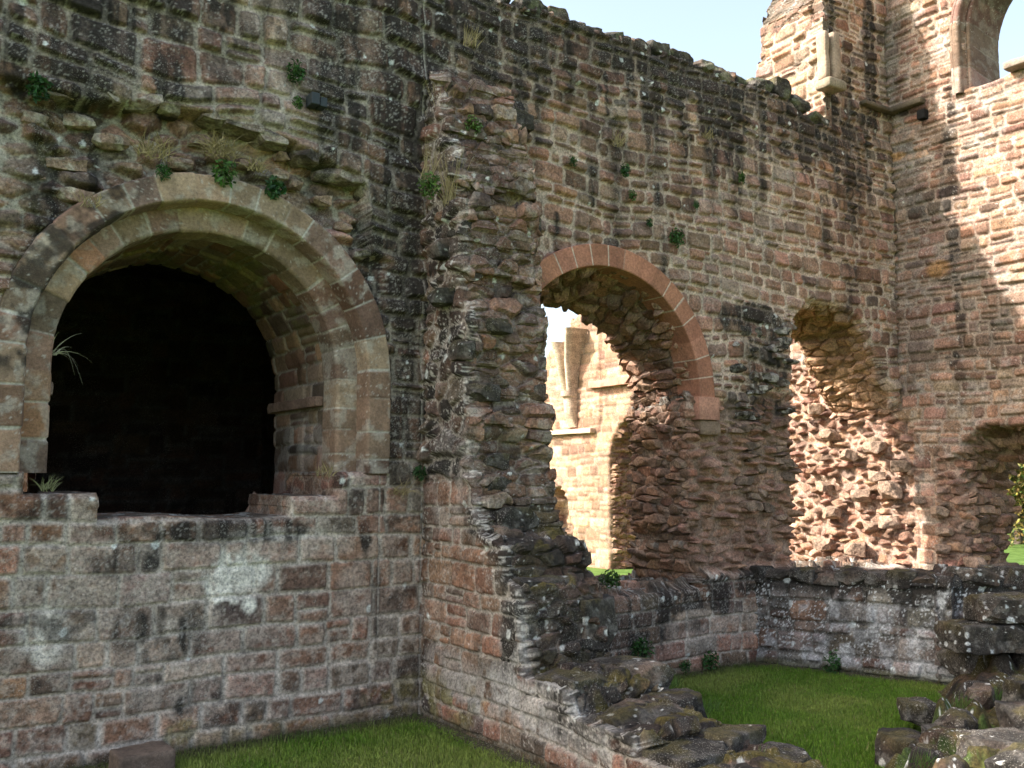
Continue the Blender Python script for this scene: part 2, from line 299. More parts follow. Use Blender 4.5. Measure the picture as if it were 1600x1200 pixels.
def rel_main(u, v, f):
    wu = .12*(fb(u*1.3, v*1.3, 3)-.5)
    # zones
    ash = ss(-.05, .05, (2.75+.25*np.sin(u*1.7)+wu*2)-v)*ss(.1, -.1, u-4.6)
    core = ss(-.06, .06, 2.95+wu*3+.25*ss(8.3, 9.6, u)-v)*ss(-.05, .05, u-7.2)*ss(0, .08, v-1.08+wu)
    plinth = ss(.04, -.04, v-1.08+wu)*ss(-.1, .1, u-4.9)
    d1, s1, x1, y1 = coursed(u, v, 11, .215, .34, .05, .03, .013, .022, .22)
    d2, s2, x2, y2 = coursed(u, v+.05*(u-2), 12, .20, .33, .17, .2, .016, .035)
    d3, s3, x3, y3 = coursed(u, v, 13, .158, .24, .10, .12, .017, .035)
    d4, s4, x4, y4 = cells(u, v, 14, .26, .10)
    h1, c1 = relief(d1, s1, x1, y1, RED+GREY, (.42, .345, .28), .014, .012, .3, -.007)
    h2, c2 = relief(d2, s2, x2, y2, GREY+GREY+RED, (.45, .37, .30), .055, .024, .8, -.026)
    h3, c3 = relief(d3, s3, x3, y3, WARM+RED+GREY, (.46, .345, .27), .045, .022, .8, -.026)
    h4, c4 = relief(d4, s4, x4, y4, RED+WARM[:2], (.25, .165, .12), .17, .017, .55, -.03)
    left = ss(.25, -.25, u-4.8+wu*3); h = h3*(1-left)+h2*left; c = mix(c3, c2, np.where(H(s2, 77) < left, 1., 0.)) if 0 else mix(c3, c2, left)
    h = h*(1-ash)+h1*ash; c1 = mix(c1, (.46, .395, .33), ss(.035, .0, d1+.03*(fb(u*7, v*7, 95, 3)-.5))*ss(.4, .6, fb(u*2.2, v*2.2, 96, 3))*.8*ash); c = mix(c, c1, ash); pl = plinth*(1-core)
    h = h*(1-pl)+(h1*1.3+.05)*pl; c = mix(c, c1, pl)
    c = mix(c, c4, core); h = h*(1-core)+(h4-.05)*core
    # crater of torn-out facing above the big arch
    zl = np.interp(u, CRB[:, 0], CRB[:, 1])+.05*(H(np.floor(u/.24), 68)-.5)
    cr = ss(-.005, .012, zl-v)*ss(-.25, .35, v-(3.9-.5*ss(2.4, 3.9, u)))*ss(.15, -.15, u-4.0+wu); crd = np.clip(.35+(v-4.0)*.6, 0, 1)*ss(.6, 1.6, u)+.25
    d5, s5, x5, y5 = cells(u, v, 15, .30, .15); h5, c5 = relief(d5, s5, x5, y5, WARM+GREY, (.40, .35, .28), .12, .04, .5, -.02)
    h = h*(1-cr)+(h5-.17*np.clip(crd, 0, 1.1))*cr; c = mix(c, c5, cr)
    h = h+.06*ss(.0, .03, v-zl)*ss(.8, .15, v-zl)*ss(4.1, 3.8, u)
    h = h+.06*(fb(u*.8, v*.8, 8, 2)-.5)*(1-ash)+.03*(fb(u*5, v*5, 9, 3)-.5)*(1-.8*ash)+.010*(fb(u*22, v*22, 10, 3)-.5)
    # colour history: soot and algae, pale lichen crust, bare red faces, moss
    c = c*((.72+.56*fb(u*6, v*6, 20, 4))*(1+.14*ss(5.2, 6.2, u)))[..., None]
    rz = blob(u, v, REDZ, PY); c = mix(c, np.array([.265, .145, .098])*(.6+.7*H(s3+s1, 25))[..., None], rz*.5*ss(0, .01, np.maximum(np.where(ash > .5, d1, d3), np.where(core > .5, d4, 0))))
    pz = blob(u, v, PALE, PY); n2 = fb(u*9, v*9, 22, 4); c = mix(c, (.47, .40, .335), np.clip(pz*ss(.36, .60, n2+.26*pz)*.85, 0, 1))
    wz = blob(u, v, [(372, 893, 48, 34, 1.), (352, 925, 34, 22, .9), (330, 905, 18, 20, .7), (388, 945, 12, 14, .9), (430, 835, 90, 12, .5), (75, 990, 40, 50, .5)], PY, .35, 6.); c = mix(c, (.70, .65, .56), np.clip(wz*1.2, 0, 1)*ss(.22, .46, fb(u*14, v*14, 97))*.92); gen = ss(.47, .68, fb(u*21, v*21, 23, 4)*.6+.4*fb(u*3.5, v*3.5, 29, 3))*(.12+.14*left+.26*ash); c = mix(c, (.46, .385, .315), np.clip(gen, 0, 1))
    stre = ss(.40, .62, fb(u*8, v*.55, 24, 4)); dk = np.maximum(blob(u, v, DARK, PY, .45, 4.), ss(.46, .60, fb(u*4.5, v*.3, 124, 3))*ss(4.9, 6.5, v+.25*left)*.72); sid = np.where(ash > .5, s1, np.where(left > .5, s2, s3))
    dm = np.clip(dk*(.72+.9*stre)*(.62+.7*H(sid, 26))*(.75+.5*fb(u*16, v*16, 91, 3)), 0, 1); dm = np.maximum(dm, (H(sid, 27) < .10+.12*left)*.6*ss(.4, .6, fb(u*8, v*8, 92, 3))*(1-rz)); dm = dm*np.where(np.where(ash > .5, d1, np.where(left > .5, d2, d3)) > .002, 1, .45+.35*dk)
    stk = np.zeros_like(u); RR = np.random.RandomState(12); zt = 7.2
    for k in range(95):
        x0 = RR.uniform(.3, 11.6) if k < 60 else (RR.uniform(.4, 1.6) if k < 68 else RR.uniform(3.2, 5.4) if k < 82 else RR.uniform(5.4, 8.6)); wd = .05+.11*RR.rand(); L = (.7+2.4*RR.rand()**1.4)*(1.35 if 60 <= k < 82 else 1); a = .75+.5*RR.rand(); tz = zt+.1 if RR.rand() < .8 else RR.uniform(4.8, 6.8)
        i0, i1 = np.searchsorted(u[:, 0], [x0-.35, x0+.35]); U_ = u[i0:i1]; V_ = v[i0:i1]
        if i1 <= i0: continue
        xx = (U_-x0+.05*(vn(V_*2.2, V_*0+k, 3)-.5)+.03*(vn(V_*9, V_*0+k, 4)-.5))/(wd*(.7+.6*vn(V_*3+k, V_*0, 6))); q_ = np.exp(-xx**2)*ss(tz-L, tz-L*.35, V_)*ss(tz+.02, tz-.02, V_)*a; stk[i0:i1] = np.maximum(stk[i0:i1], q_)
    stk = np.maximum(stk, .8*ss(6.55, 7.05, v+.35*(fb(u*2.5, v*1.2, 78, 3)-.5))*ss(10.7, 10.4, u)); stk = np.clip(stk, 0, 1)*(.66+.5*ss(.3, .6, fb(u*13, v*8, 79, 3)))*(1-.6*rz)*np.where(v > 7.6, 0, 1)
    dm = np.maximum(dm, np.clip(stk, 0, 1)*(.82+.18*np.where(left > .5, d2 > 0, d3 > 0))); c = mix(c, BLACK, np.clip(dm*1.05, 0, .93)); dens = np.clip(.12+.30*dk+.25*left*(1-rz)+.4*pl, 0, .7)
    c = mix(c, WHITE, specks(u, v, dens)*.35*(1-.9*core)); c = mix(c, (.60, .60, .55), spots(u, v, .16, .10*ss(.1, .5, dk+pl+.25*left)+.015, 5, .24)*.9*(1-core))
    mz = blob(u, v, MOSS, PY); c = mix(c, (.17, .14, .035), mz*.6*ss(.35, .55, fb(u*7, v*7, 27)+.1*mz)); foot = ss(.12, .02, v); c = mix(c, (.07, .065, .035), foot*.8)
    jt = ss(.012, .004, np.abs(u-3.985))*ss(.6, .8, v)*ss(3.1, 3., v)+ss(.013, .004, np.abs(u-4.42)); jt = np.clip(jt, 0, 1); c = mix(c, (.45, .39, .33), jt*.8); h = h-.01*jt
    return h, c
def rc_main(P, d, sid, up):
    c = pal(sid, WARM+RED); k = ss(-.002, .012, d); c = np.array([.33, .24, .18])*(1-k[..., None])+c*k[..., None]
    n = fb3(P*5, 4); c = c*(.65+.7*n)[..., None]
    dk = np.clip(np.clip(up*1.3, 0, 1)*ss(.3, .55, n)+ss(6.6, 7., P[..., 2])*.5, 0, 1)*.8*ss(.1, .2, np.abs(P[..., 0]-5.9)*0+1); c = mix(c, (.07, .065, .05), dk)
    c = mix(c, np.array([.42, .25, .14])*(.6+.7*n)[..., None], ss(9.4, 9.8, P[..., 0])*ss(5, 4.6, P[..., 2])*ss(3., 3.3, P[..., 2])*.7)  # warm sunlight bounced onto the recess soffit, painted into the stone colour
    return mix(c, (.42, .42, .38), np.clip(up, 0, 1)*ss(.6, .66, fb3(P*14, 6))*.8)
def sh_main(u, v, t):
    a2 = (np.abs(u-CX2) < 1.7) & (v > 2.9) & (v < 5.2); s2 = np.where(a2, ss(2.9, 3.5, v), 0)
    a3 = (u > 9.3) & (v < 5.2); a4 = (u < 5.9) & (u > 4.8) & (v < 4.9) & (v > .9); du = np.where(a4, .6*ss(.1, 1, t), 0)+np.where(a3 & (v > .9), -1.3*ss(.25, 1, t)*ss(10.2, 9.8, u), 0); dv = -.27*s2*ss(.1, .9, t)  # unseen jamb backs shaped to stop one sunbeam and let the other through
    dv = dv-np.where((u > 9.3) & (v > 2.9) & (v < 5.2), .15, 0)*ss(.3, 1., t)*ss(2.9, 3.6, v)
    tp = (v > 6.6); return du*np.where(tp, 0, 1), dv*np.where(tp, 0, 1)
ABBEY = thing('abbey_wall', 'high red brown sandstone ruin wall holding the two round arches', 'wall', (6, 8, 0))
ABBEY.location = (0, 0, 0)
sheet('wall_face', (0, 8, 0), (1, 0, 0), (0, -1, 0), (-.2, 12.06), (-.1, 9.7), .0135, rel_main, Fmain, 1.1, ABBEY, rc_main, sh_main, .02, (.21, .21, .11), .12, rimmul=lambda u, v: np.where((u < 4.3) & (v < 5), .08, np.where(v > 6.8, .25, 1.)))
def rel_far(u, v, f):
    d, s, x, y = coursed(u, v, 71, .17, .36, .1, .3); h, c = relief(d, s, x, y, GREY+RED, (.36, .31, .26), .05); return h, c*(.7+.5*fb(u*4, v*4, 3))[..., None]
sheet('wall_face', (0, 8, 0), (1, 0, 0), (0, -1, 0), (-14, -.2), (-.1, 7.6), .05, rel_far, lambda X, Z: 7.22+.17*(H(np.floor(X/.27), 61)-.4)-Z, 1.1, ABBEY, rc_main, None, .15, backres=.3)

STC = lambda s: (lambda W, nr: stonecol(W, nr, s))
def stonecol(W, nr, s, red=0., lich=.45):
    c = np.array([.055, .046, .037])*(.5+1.1*fb3(W*5, s))[:, None]; c = mix(c, (.27, .17, .12), ss(.5, .7, fb3(W*2.2, s+9))*(.35+red)); c = mix(c, BLACK, ss(.35, .6, fb3(W*3, s+4))*(.8-red)); u = W[:, 0]+W[:, 1]*.7; v = W[:, 2]+W[:, 1]*.6-W[:, 0]*.3
    c = mix(c, (.36, .33, .29), ss(.5, .64, fb3(W*13, s+2, 4))*lich*.5*(1-.6*np.clip(nr[:, 2], 0, 1))); c = mix(c, (.62, .60, .55), np.clip(spots3(W, .13, .14, s, .30)+specks3(W, .12, s % 5), 0, 1)*.8)
    return mix(c, (.075, .06, .018), np.clip(nr[:, 2], 0, 1)*ss(.5, .62, fb3(W*5, s+17))*.8)
def rock(name, cx, cy, cz, sx, sy, sz, rot, parent, s=0, colf=None, res=.02, cut=.84):
    """weathered block: superellipsoid worn by noise, cut edges still readable"""
    n = max(10, int(max(sx, sy, sz)*2/res)); V = []; Q = []; n0 = 0; t = np.linspace(-1, 1, n)
    for ax in range(3):
        for sg in (-1, 1):
            A, B = np.meshgrid(t, t, indexing='ij'); p = np.zeros(A.shape+(3,)); p[..., ax] = sg; p[..., (ax+1) % 3] = A; p[..., (ax+2) % 3] = B; q = gridq(n, n)+n0
            Q.append(q if sg > 0 else q[:, ::-1]); V.append(p.reshape(-1, 3)); n0 += n*n
    V = np.concatenate(V); nr = V/np.linalg.norm(V, axis=1, keepdims=True); e = 24.; V = V/((np.abs(V)**e).sum(1, keepdims=True)**(1/e))
    rr = np.random.RandomState(s+11)
    for _ in range(11):
        g = rr.normal(size=3); g /= np.linalg.norm(g); V = V-np.maximum(V @ g-(cut+.38*rr.rand()), 0)[:, None]*g
    V = V*(1+.10*(fb3(V*1.3+s*3.1, s, 2)-.5)[:, None]); V = V*np.array([sx, sy, sz]); V = V+nr*((fb3(V*7+s, s+2, 4)-.5)*.05+(fb3(V*26+s, s+3, 3)-.5)*.014)[:, None]
    c, s_ = cos(rot), sin(rot); W = np.stack([V[:, 0]*c-V[:, 1]*s_+cx, V[:, 0]*s_+V[:, 1]*c+cy, V[:, 2]+cz], -1)
    return mesh(name, W, np.concatenate(Q), (colf or (lambda a, b: stonecol(a, b, s)))(W, nr), None, parent, False)
# ---- swept arches: a profile (r, Y) carried along jamb, semicircle, jamb
def sweep(name, cx, cz, prof, zb, parent, colf, res=.014, rref=None, th0=0, th1=pi, left=True, right=True, kz=1.):
    pr = np.array(prof, float); L = np.r_[0, np.cumsum(np.hypot(*np.diff(pr, axis=0).T))]; m = max(3, int(L[-1]/res)+1); t = np.linspace(0, L[-1], m)
    r = np.interp(t, L, pr[:, 0]); Y = np.interp(t, L, pr[:, 1]); rr = rref or pr[:, 0].mean(); j = cz-zb
    Ltot = j+pi*rr+j; s0 = 0 if left else j+rr*th0; s1 = Ltot if right else j+rr*th1; n = int((s1-s0)/res)+1; s = np.linspace(s0, s1, n)
    S, T = np.meshgrid(s, t, indexing='ij'); R = np.repeat(r[None], n, 0); YY = np.repeat(Y[None], n, 0)
    th = np.clip((S-j)/rr, 0, pi); X = cx-R*np.cos(th); Z = cz+kz*R*np.sin(th)+np.where(S < j, S-j, 0)+np.where(S > j+pi*rr, -(S-j-pi*rr), 0)
    P = np.stack([X, YY, Z], -1); h, col = colf(S, T, P)
    tu = np.gradient(P, axis=0); tv = np.gradient(P, axis=1); nn = np.cross(tu, tv); nn /= np.maximum(np.linalg.norm(nn, axis=-1, keepdims=True), 1e-9)
    P = P+nn*h[..., None]
    return mesh(name, P, gridq(n, m), col, M_CUT, parent), P
def col_ring(seed, base, mort, jn=.006, vh=.25, pr=.006, lich=.4, dark=None, wide=300):
    def g(S, T, P):
        d, sid, x, y = coursed(T, S, seed, vh, wide, 0, 0, jn, .008, .25, .007); u, v = P[..., 0]*1.+P[..., 1]*.7, P[..., 2]
        h = -.008+ss(0, .01, d)*(.008+pr*(H(sid, 30)-.5)*2)+.006*(fb(S*20, T*20, seed)-.5); c = pal(sid, base); k = ss(-.002, .004, d); c = np.asarray(mort)*(1-k[..., None])+c*k[..., None]
        c = c*(.72+.56*fb(u*7, v*7, 20, 4))[..., None]; c = mix(c, (.48, .44, .37), ss(.5, .68, fb(u*9, v*9, seed+3, 4))*lich)
        if dark: c = mix(c, BLACK, np.clip(dark(S, T, P)*ss(.3, .6, fb(u*6, v*6, seed+7)), 0, .85))
        return -h, mix(c, WHITE, specks(u, v, lich*.5)*.6)
    return g
TAN = [(.31, .23, .165), (.34, .25, .18), (.28, .195, .14), (.33, .22, .16), (.27, .205, .155)]
sweep('outer_arch_ring', CX1, CZ1, [(1.66, 8.06), (1.645, 7.968), (1.425, 7.968), (1.41, 8.0), (1.40, 8.22)], 2.23, ABBEY,
      col_ring(81, TAN[:3]+GREY[:4]+RED[3:5], (.44, .40, .34), .007, .27, .006, .45, lambda S, T, P: ss(3.6, 2.9, P[..., 0]+(P[..., 2]-3)*.3)*ss(2.9, 3.1, P[..., 2])*ss(2.0, 1.6, P[..., 0]+.0*T)*1.0), rref=1.5)
sweep('inner_arch_ring', CX1, CZ1, [(1.46, 8.21), (1.425, 8.185), (1.225, 8.185), (1.20, 8.21), (1.20, 8.50), (1.23, 8.53)], 2.23, ABBEY,
      col_ring(82, TAN+[(.38, .22, .14)], (.42, .36, .29), .006, .25, .005, .4), rref=1.3)
def col_vault(S, T, P):
    d, sid, x, y = coursed(T, S, 83, .2, .42, .04, .2, .01, .015, .3); k = ss(0, .015, d); h = -.01+k*(.01+.02*H(sid, 30))+.02*(fb(S*5, T*5, 3)-.5)
    c = pal(sid, GREY+RED+[(.33, .17, .12)]); c = mix(c, (.36, .30, .25), 1-ss(-.002, .004, d)); n = fb(S*4, T*4, 9, 4); c = c*(.6+.7*n)[..., None]
    c = mix(c, (.16, .15, .05), ss(3.3, 3.9, P[..., 2])*ss(.4, .6, n)*.7); c = mix(c, (.42, .38, .34), ss(2.9, 2.6, P[..., 2])*.35*ss(.4, .6, fb(S*6, T*6, 5)))
    return -h, c
sweep('arch_soffit', CX1, CZ1, [(1.225, 8.5), (1.225, 8.98), (1.20, 9.0), (1.20, 9.75), (1.22, 9.8), (2.4, 9.8)], 1.2, ABBEY, col_vault, .02, rref=1.22)
# impost mouldings inside the arch
def bx(name, x0, x1, y0, y1, z0, z1, parent, P=TAN, res=.03, rough=.01, seed=3, colf=None, rnd=.02):
    """block of cut stone: a subdivided, softly rounded and worn box"""
    V = []; Q = []; n0 = 0; c0 = np.array([(x0+x1)/2, (y0+y1)/2, (z0+z1)/2]); hs = np.array([x1-x0, y1-y0, z1-z0])/2
    for ax in range(3):
        for sg in (-1, 1):
            a, b = [(1, 2), (2, 0), (0, 1)][ax]; na = max(2, int(2*hs[a]/res)+2); nb = max(2, int(2*hs[b]/res)+2)
            A, B = np.meshgrid(np.linspace(-hs[a], hs[a], na), np.linspace(-hs[b], hs[b], nb), indexing='ij'); p = np.zeros(A.shape+(3,)); p[..., ax] = sg*hs[ax]; p[..., a] = A; p[..., b] = B
            q = gridq(na, nb)+n0; Q.append(q if sg > 0 else q[:, ::-1]); V.append(p.reshape(-1, 3)); n0 += na*nb
    V = np.concatenate(V); inn = np.clip(V, -(hs-rnd), hs-rnd); dv = V-inn; L = np.linalg.norm(dv, axis=1, keepdims=True); V = inn+dv/np.maximum(L, 1e-9)*np.minimum(L, rnd)
    W = V+c0; nrm = dv/np.maximum(L, 1e-9)
    n = fb3(W*9, seed)-.5; W = W+nrm*(n*rough*2)[:, None]+nrm*((fb3(W*2.3, seed+3)-.5)*rough*3)[:, None]
    c = np.asarray(P[seed % len(P)])*(.65+.7*fb3(W*6, seed+5))[:, None] if colf is None else colf(W, nrm)
    return mesh(name, W, np.concatenate(Q), c, M_CUT, parent)
bx('impost', 3.56, 3.66, 8.52, 9.8, 2.86, 2.97, ABBEY, [(.24, .15, .11)], seed=0); bx('impost', 1.20, 1.30, 8.52, 9.8, 2.86, 2.97, ABBEY, [(.24, .17, .13)], seed=2)
# the dark vaulted chamber behind the big arch
def room(name, parent):
    V = []; C = []; Q = []; n0 = 0
    x0, x1, y0, y1, z0, z1 = -.6, 5.2, 9.75, 14.5, 1.1, 5.1
    for (o, a, b, flip) in [((x0, y1, z0), (x1-x0, 0, 0), (0, 0, z1-z0), 0), ((x0, y0, z0), (0, y1-y0, 0), (0, 0, z1-z0), 1), ((x1, y0, z0), (0, y1-y0, 0), (0, 0, z1-z0), 0),
                            ((x0, y0, z0), (x1-x0, 0, 0), (0, y1-y0, 0), 0), ((x0, y0, z1), (x1-x0, 0, 0), (0, y1-y0, 0), 0)]:
        o, a, b = map(lambda t: np.array(t, float), (o, a, b)); la, lb = np.linalg.norm(a), np.linalg.norm(b); na, nb = int(la/.05), int(lb/.05)
        A, B = np.meshgrid(np.linspace(-.03, 1.03, na), np.linspace(-.03, 1.03, nb), indexing='ij'); d, s, x, y = coursed(A*la, B*lb, 84, .2, .4); h, c = relief(d, s, x, y, GREY+RED, (.3, .26, .22))
        nn = np.cross(a, b); nn /= np.linalg.norm(nn); p = o+A[..., None]*a+B[..., None]*b+nn*h[..., None]
        V.append(p.reshape(-1, 3)); C.append((c*.28).reshape(-1, 3)); Q.append(gridq(na, nb)+n0); n0 += na*nb  # stone colour scaled down to paint in the chamber's deep shade
    # front lobes of the chamber wall beside the reveal, and an outer skin so no daylight leaks in
    o = mesh(name, np.concatenate(V), np.concatenate(Q), np.concatenate(C), None, parent); return o
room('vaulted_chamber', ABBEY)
def plate(name, V, parent, colr=(.27, .19, .14), m=None): return mesh(name, V, [[0, 1, 2, 3]], np.tile(colr, (4, 1)), m, parent)
# closing slab in the plane behind the facade, around the arch mouth (up to the chamber)
def rel_plain(u, v, f):
    d, s, x, y = coursed(u, v, 85, .2, .4); return relief(d, s, x, y, GREY+RED, (.3, .26, .22), .03)
sheet('chamber_front', (0, 9.80, 0), (1, 0, 0), (0, -1, 0), (-.7, 5.3), (1.0, 5.2), .04, rel_plain,
      lambda X, Z: -np.maximum(np.where(Z > CZ1, 1.6-np.hypot(X-CX1, Z-CZ1), 1.6-np.abs(X-CX1)), -9*(Z < 1.3)), .08, ABBEY, rc_main, None, .04)
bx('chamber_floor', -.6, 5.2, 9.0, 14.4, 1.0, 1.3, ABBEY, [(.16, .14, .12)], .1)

# ---- second arch: new red sandstone ring, springer, torn soffit
NEWR = [(.42, .20, .13), (.45, .22, .14), (.40, .19, .125), (.43, .21, .145)]
def col_new(S, T, P):
    d, sid, x, y = coursed(T*0+.1, S, 91, .235, 900, 0, 0, .003, .004, .02, .0); c = pal(sid, NEWR)*1.05*.5+.5*np.array([.40, .185, .115]); c = c*(.82+.3*fb(S*3, T*9, 3))[..., None]
    k = ss(-.001, .003, d); return -(-.004+.004*k), np.array([.60, .50, .40])*(1-k[..., None])+c*k[..., None]
sweep('sandstone_arch_ring', CX2, CZ2+.02, [(1.60, 8.06), (1.598, 7.955), (1.362, 7.95), (1.355, 7.956), (1.352, 8.32)], 3.0, ABBEY, col_new, .012, rref=1.48, left=False, right=True, th0=.15)
bx('springer_block', 8.035, 8.37, 7.93, 8.33, 2.86, 3.13, ABBEY, [(.42, .21, .145)], seed=0, rough=.003, rnd=.008)
bx('springer_stone', 8.09, 8.42, 7.97, 8.3, 2.69, 2.855, ABBEY, [(.25, .17, .12)], seed=1, rough=.015, rnd=.03)

for i, (px, py, a, b, c_) in enumerate([(95, 144, .17, .16, .05), (180, 150, .13, .17, .07), (225, 158, .14, .2, .08), (262, 163, .11, .17, .07), (335, 182, .13, .18, .06), (380, 200, .17, .19, .04), (425, 216, .15, .2, .06), (480, 244, .12, .18, .06), (532, 272, .21, .17, .06), (585, 300, .13, .12, .09), (575, 395, .12, .12, .05), (120, 300, .14, .08, .05), (60, 180, .10, .1, .05),
        (240, 222, .07, .07, .055), (320, 212, .09, .07, .05), (290, 250, .10, .07, .05), (350, 238, .10, .08, .045), (400, 250, .12, .08, .04), (440, 268, .10, .08, .04), (470, 284, .07, .08, .035), (180, 215, .13, .06, .05), (130, 182, .12, .06, .05), (450, 240, .06, .08, .03), (510, 310, .09, .08, .05), (545, 350, .08, .07, .04), (445, 300, .08, .06, .04), (40, 260, .16, .05, .06), (110, 250, .15, .05, .05), (60, 320, .14, .05, .05)]):
    p = PY(px, py); led = i < 11; rock('facing_stone', p[0], 8.13 if led else 8.15, p[1], a, b, c_, .1*((i*5) % 3-1), ABBEY, i+201, (lambda W, nr, s=i: mix(mix(np.array([.20, .15, .115])*(.6+.8*fb3(W*7, s))[:, None], (.42, .37, .30), ss(.46, .62, fb3(W*11, s+3, 4))*.6), BLACK, ss(.5, .66, fb3(W*5, s+6))*.8)) if led else (lambda W, nr, s=i: mix(np.array([.27, .18, .125])*(.6+.8*fb3(W*8, s))[:, None], (.46, .42, .34), ss(.5, .64, fb3(W*11, s+3, 4))*.6)), .014)
rq = np.random.RandomState(44)
for i in range(46):
    px = 1150+85*rq.rand(); py = 495+330*rq.rand()**1.2; p = PY(px, py); a = .07+.09*rq.rand(); rock('torn_stone', p[0], 8.03+.05*rq.rand(), p[1], a, .10, .03+.035*rq.rand(), .4*(rq.rand()-.5), ABBEY, i+401,
         lambda W, nr, s=i, lo=py > 660: mix(np.array([.26, .175, .125])*(.6+.8*fb3(W*8, s))[:, None], BLACK, ss(.45, .6, fb3(W*6, s+6))*.5) if lo else mix(stonecol(W, nr, s, .2, .8), (.42, .38, .33), ss(.52, .64, fb3(W*12, s+8))*.6), .014)
X_ = 5.2; i = 0
while X_ < 10.5:
    i += 1; w_ = .12+.08*H(i, 91); rock('coping_stone', X_+w_, 8.16+.1*H(i, 92), 7.19-.25*float(ss(9.6, 10.6, X_))+.05*H(i, 93), w_*.95, .2, .07+.07*H(i, 94), .3*(H(i, 95)-.5), ABBEY, i+301, lambda W, nr, s=i: mix(stonecol(W, nr, s, .2, .5), (.16, .17, .09), ss(.5, .6, fb3(W*6, s+50))*.5), .018); X_ += 2*w_+.02
# ---- pier: lit side face, attached shaft with corbel, string course
bx('shaft', 10.60, 10.76, 7.83, 8.02, 7.52, 8.22, ABBEY, [(.30, .22, .16)], seed=0, rnd=.05, rough=.012)
bx('shaft', 10.45, 10.56, 7.86, 8.03, 7.52, 8.2, ABBEY, [(.34, .25, .18)], seed=0, rnd=.045, rough=.012)
bx('corbel', 10.42, 10.80, 7.78, 8.05, 7.38, 7.52, ABBEY, [(.25, .20, .14)], seed=0, rnd=.05, rough=.015)
bx('string_course', 11.35, 12.02, 7.90, 8.02, 7.38, 7.45, ABBEY, [(.13, .10, .07)], seed=0, rnd=.03)
def rel_pier(u, v, f):
    d, s, x, y = coursed(u, v, 93, .15, .27, .1, .4, .015, .03); h, c = relief(d, s, x, y, WARM+GREY, (.36, .29, .22), .05, .03, .8, -.02); return h+.05*(fb(u*3, v*3, 3)-.5), c*(.7+.6*fb(u*5, v*5, 4))[..., None]
sheet('pier_side', (10.58, 0, 0), (0, 1, 0), (-1, 0, 0), (8.0, 9.16), (6.9, 9.2), .015, rel_pier, lambda Y, Z: np.minimum(8.62+.14*(H(np.floor(Y/.2), 5)-.5)*2-.25*ss(8.6, 9.1, Y)-Z, 1), .14, ABBEY, rc_main, None, .03)

# ================================================================== BROKEN CROSS WALL (left face X = 4.45, running towards the viewer)
PROF = np.array([(0.0, 3.6), (.18, 4.0), (.30, 4.35), (.31, 5.05), (.44, 5.1), (.45, 5.75), (.62, 5.82), (.64, 6.35), (.9, 6.42), (1.30, 6.46), (1.36, 6.62), (1.62, 6.66), (1.72, 6.98), (2.0, 7.1), (2.9, 7.24), (3.6, 7.30), (4.2, 7.36), (4.9, 7.42), (5.2, 7.5), (5.6, 7.66), (5.95, 7.8), (6.2, 8.0), (6.35, 8.2)])
def Fst(Y, Z):
    e = np.interp(Z, PROF[:, 0], PROF[:, 1]); n = .10*(fb(Y*3, Z*3, 17, 3)-.5)*2+.09*(H(np.floor(Z/.14), 69)-.5); return np.minimum(np.minimum((Y-e-n*ss(1.2, 2.2, Z)-.03*n), 8.12-Y), 6.6-Z)
DKS = [(700, 470, 60, 160, .8), (690, 620, 40, 60, .7), (740, 400, 60, 200, .6), (840, 900, 60, 90, .9), (830, 960, 40, 100, .9), (900, 1120, 60, 60, .8), (880, 1060, 60, 50, .8), (790, 990, 12, 70, .6), (760, 1000, 20, 60, .3)]
PLS = [(810, 1000, 30, 110, 1.), (830, 1090, 100, 55, 1.), (900, 1120, 80, 60, 1.), (740, 1080, 90, 40, .7), (700, 1050, 60, 40, .5), (720, 720, 40, 60, .5), (720, 800, 50, 40, .4)]
def PXs(x, y): return PX(x, y, 4.45)
def rel_st(u, v, f):
    wu = .12*(fb(u*1.3, v*1.3, 3)-.5); a = ss(-.1, .1, 2.1+wu*3-v)
    d1, s1, x1, y1 = coursed(u, v, 21, .19, .27, .05, .12, .011, .025, .3); d2, s2, x2, y2 = cells(u, v, 22, .26, .17)
    h1, c1 = relief(d1, s1, x1, y1, RED+RED+GREY, (.40, .34, .28), .03, .015, .4, -.01); h2, c2 = relief(d2, s2, x2, y2, GREY+RED, (.36, .30, .25), .08, .03, .8, -.025)
    h = h1*a+(h2+.02)*(1-a); c = mix(c2, c1, a); h = h+.08*(fb(u*2, v*2, 8, 2)-.5)*(1-a)+.03*(fb(u*6, v*6, 9, 3)-.5)
    c = c*(.72+.56*fb(u*6, v*6, 20, 4))[..., None]; sid = np.where(a > .5, s1, s2); d = np.where(a > .5, d1, d2)
    pz = blob(u, v, PLS, PXs); c = mix(c, (.48, .45, .41), np.clip(pz*ss(.4, .6, fb(u*9, v*9, 22, 4)+.2*pz)*.8, 0, 1)); gen = ss(.5, .66, fb(u*17, v*17, 23, 4))*.25; c = mix(c, (.44, .385, .325), gen)
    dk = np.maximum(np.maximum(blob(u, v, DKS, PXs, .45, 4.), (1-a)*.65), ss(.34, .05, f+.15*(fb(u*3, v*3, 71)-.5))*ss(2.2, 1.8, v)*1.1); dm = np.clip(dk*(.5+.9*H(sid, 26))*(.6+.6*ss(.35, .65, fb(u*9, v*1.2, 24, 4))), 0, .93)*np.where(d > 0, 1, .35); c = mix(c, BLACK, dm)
    c = mix(c, WHITE, specks(u, v, .25+.4*dk)*.7); c = mix(c, (.62, .62, .57), spots(u, v, .17, .25*dk, 5, .28)*.9); c = mix(c, (.22, .20, .06), ss(.5, .3, v)*ss(6.6, 7.4, u)*.5*ss(.4, .6, fb(u*5, v*5, 33))); c = mix(c, (.06, .055, .03), ss(.12, .02, v)*.7)
    return h, c
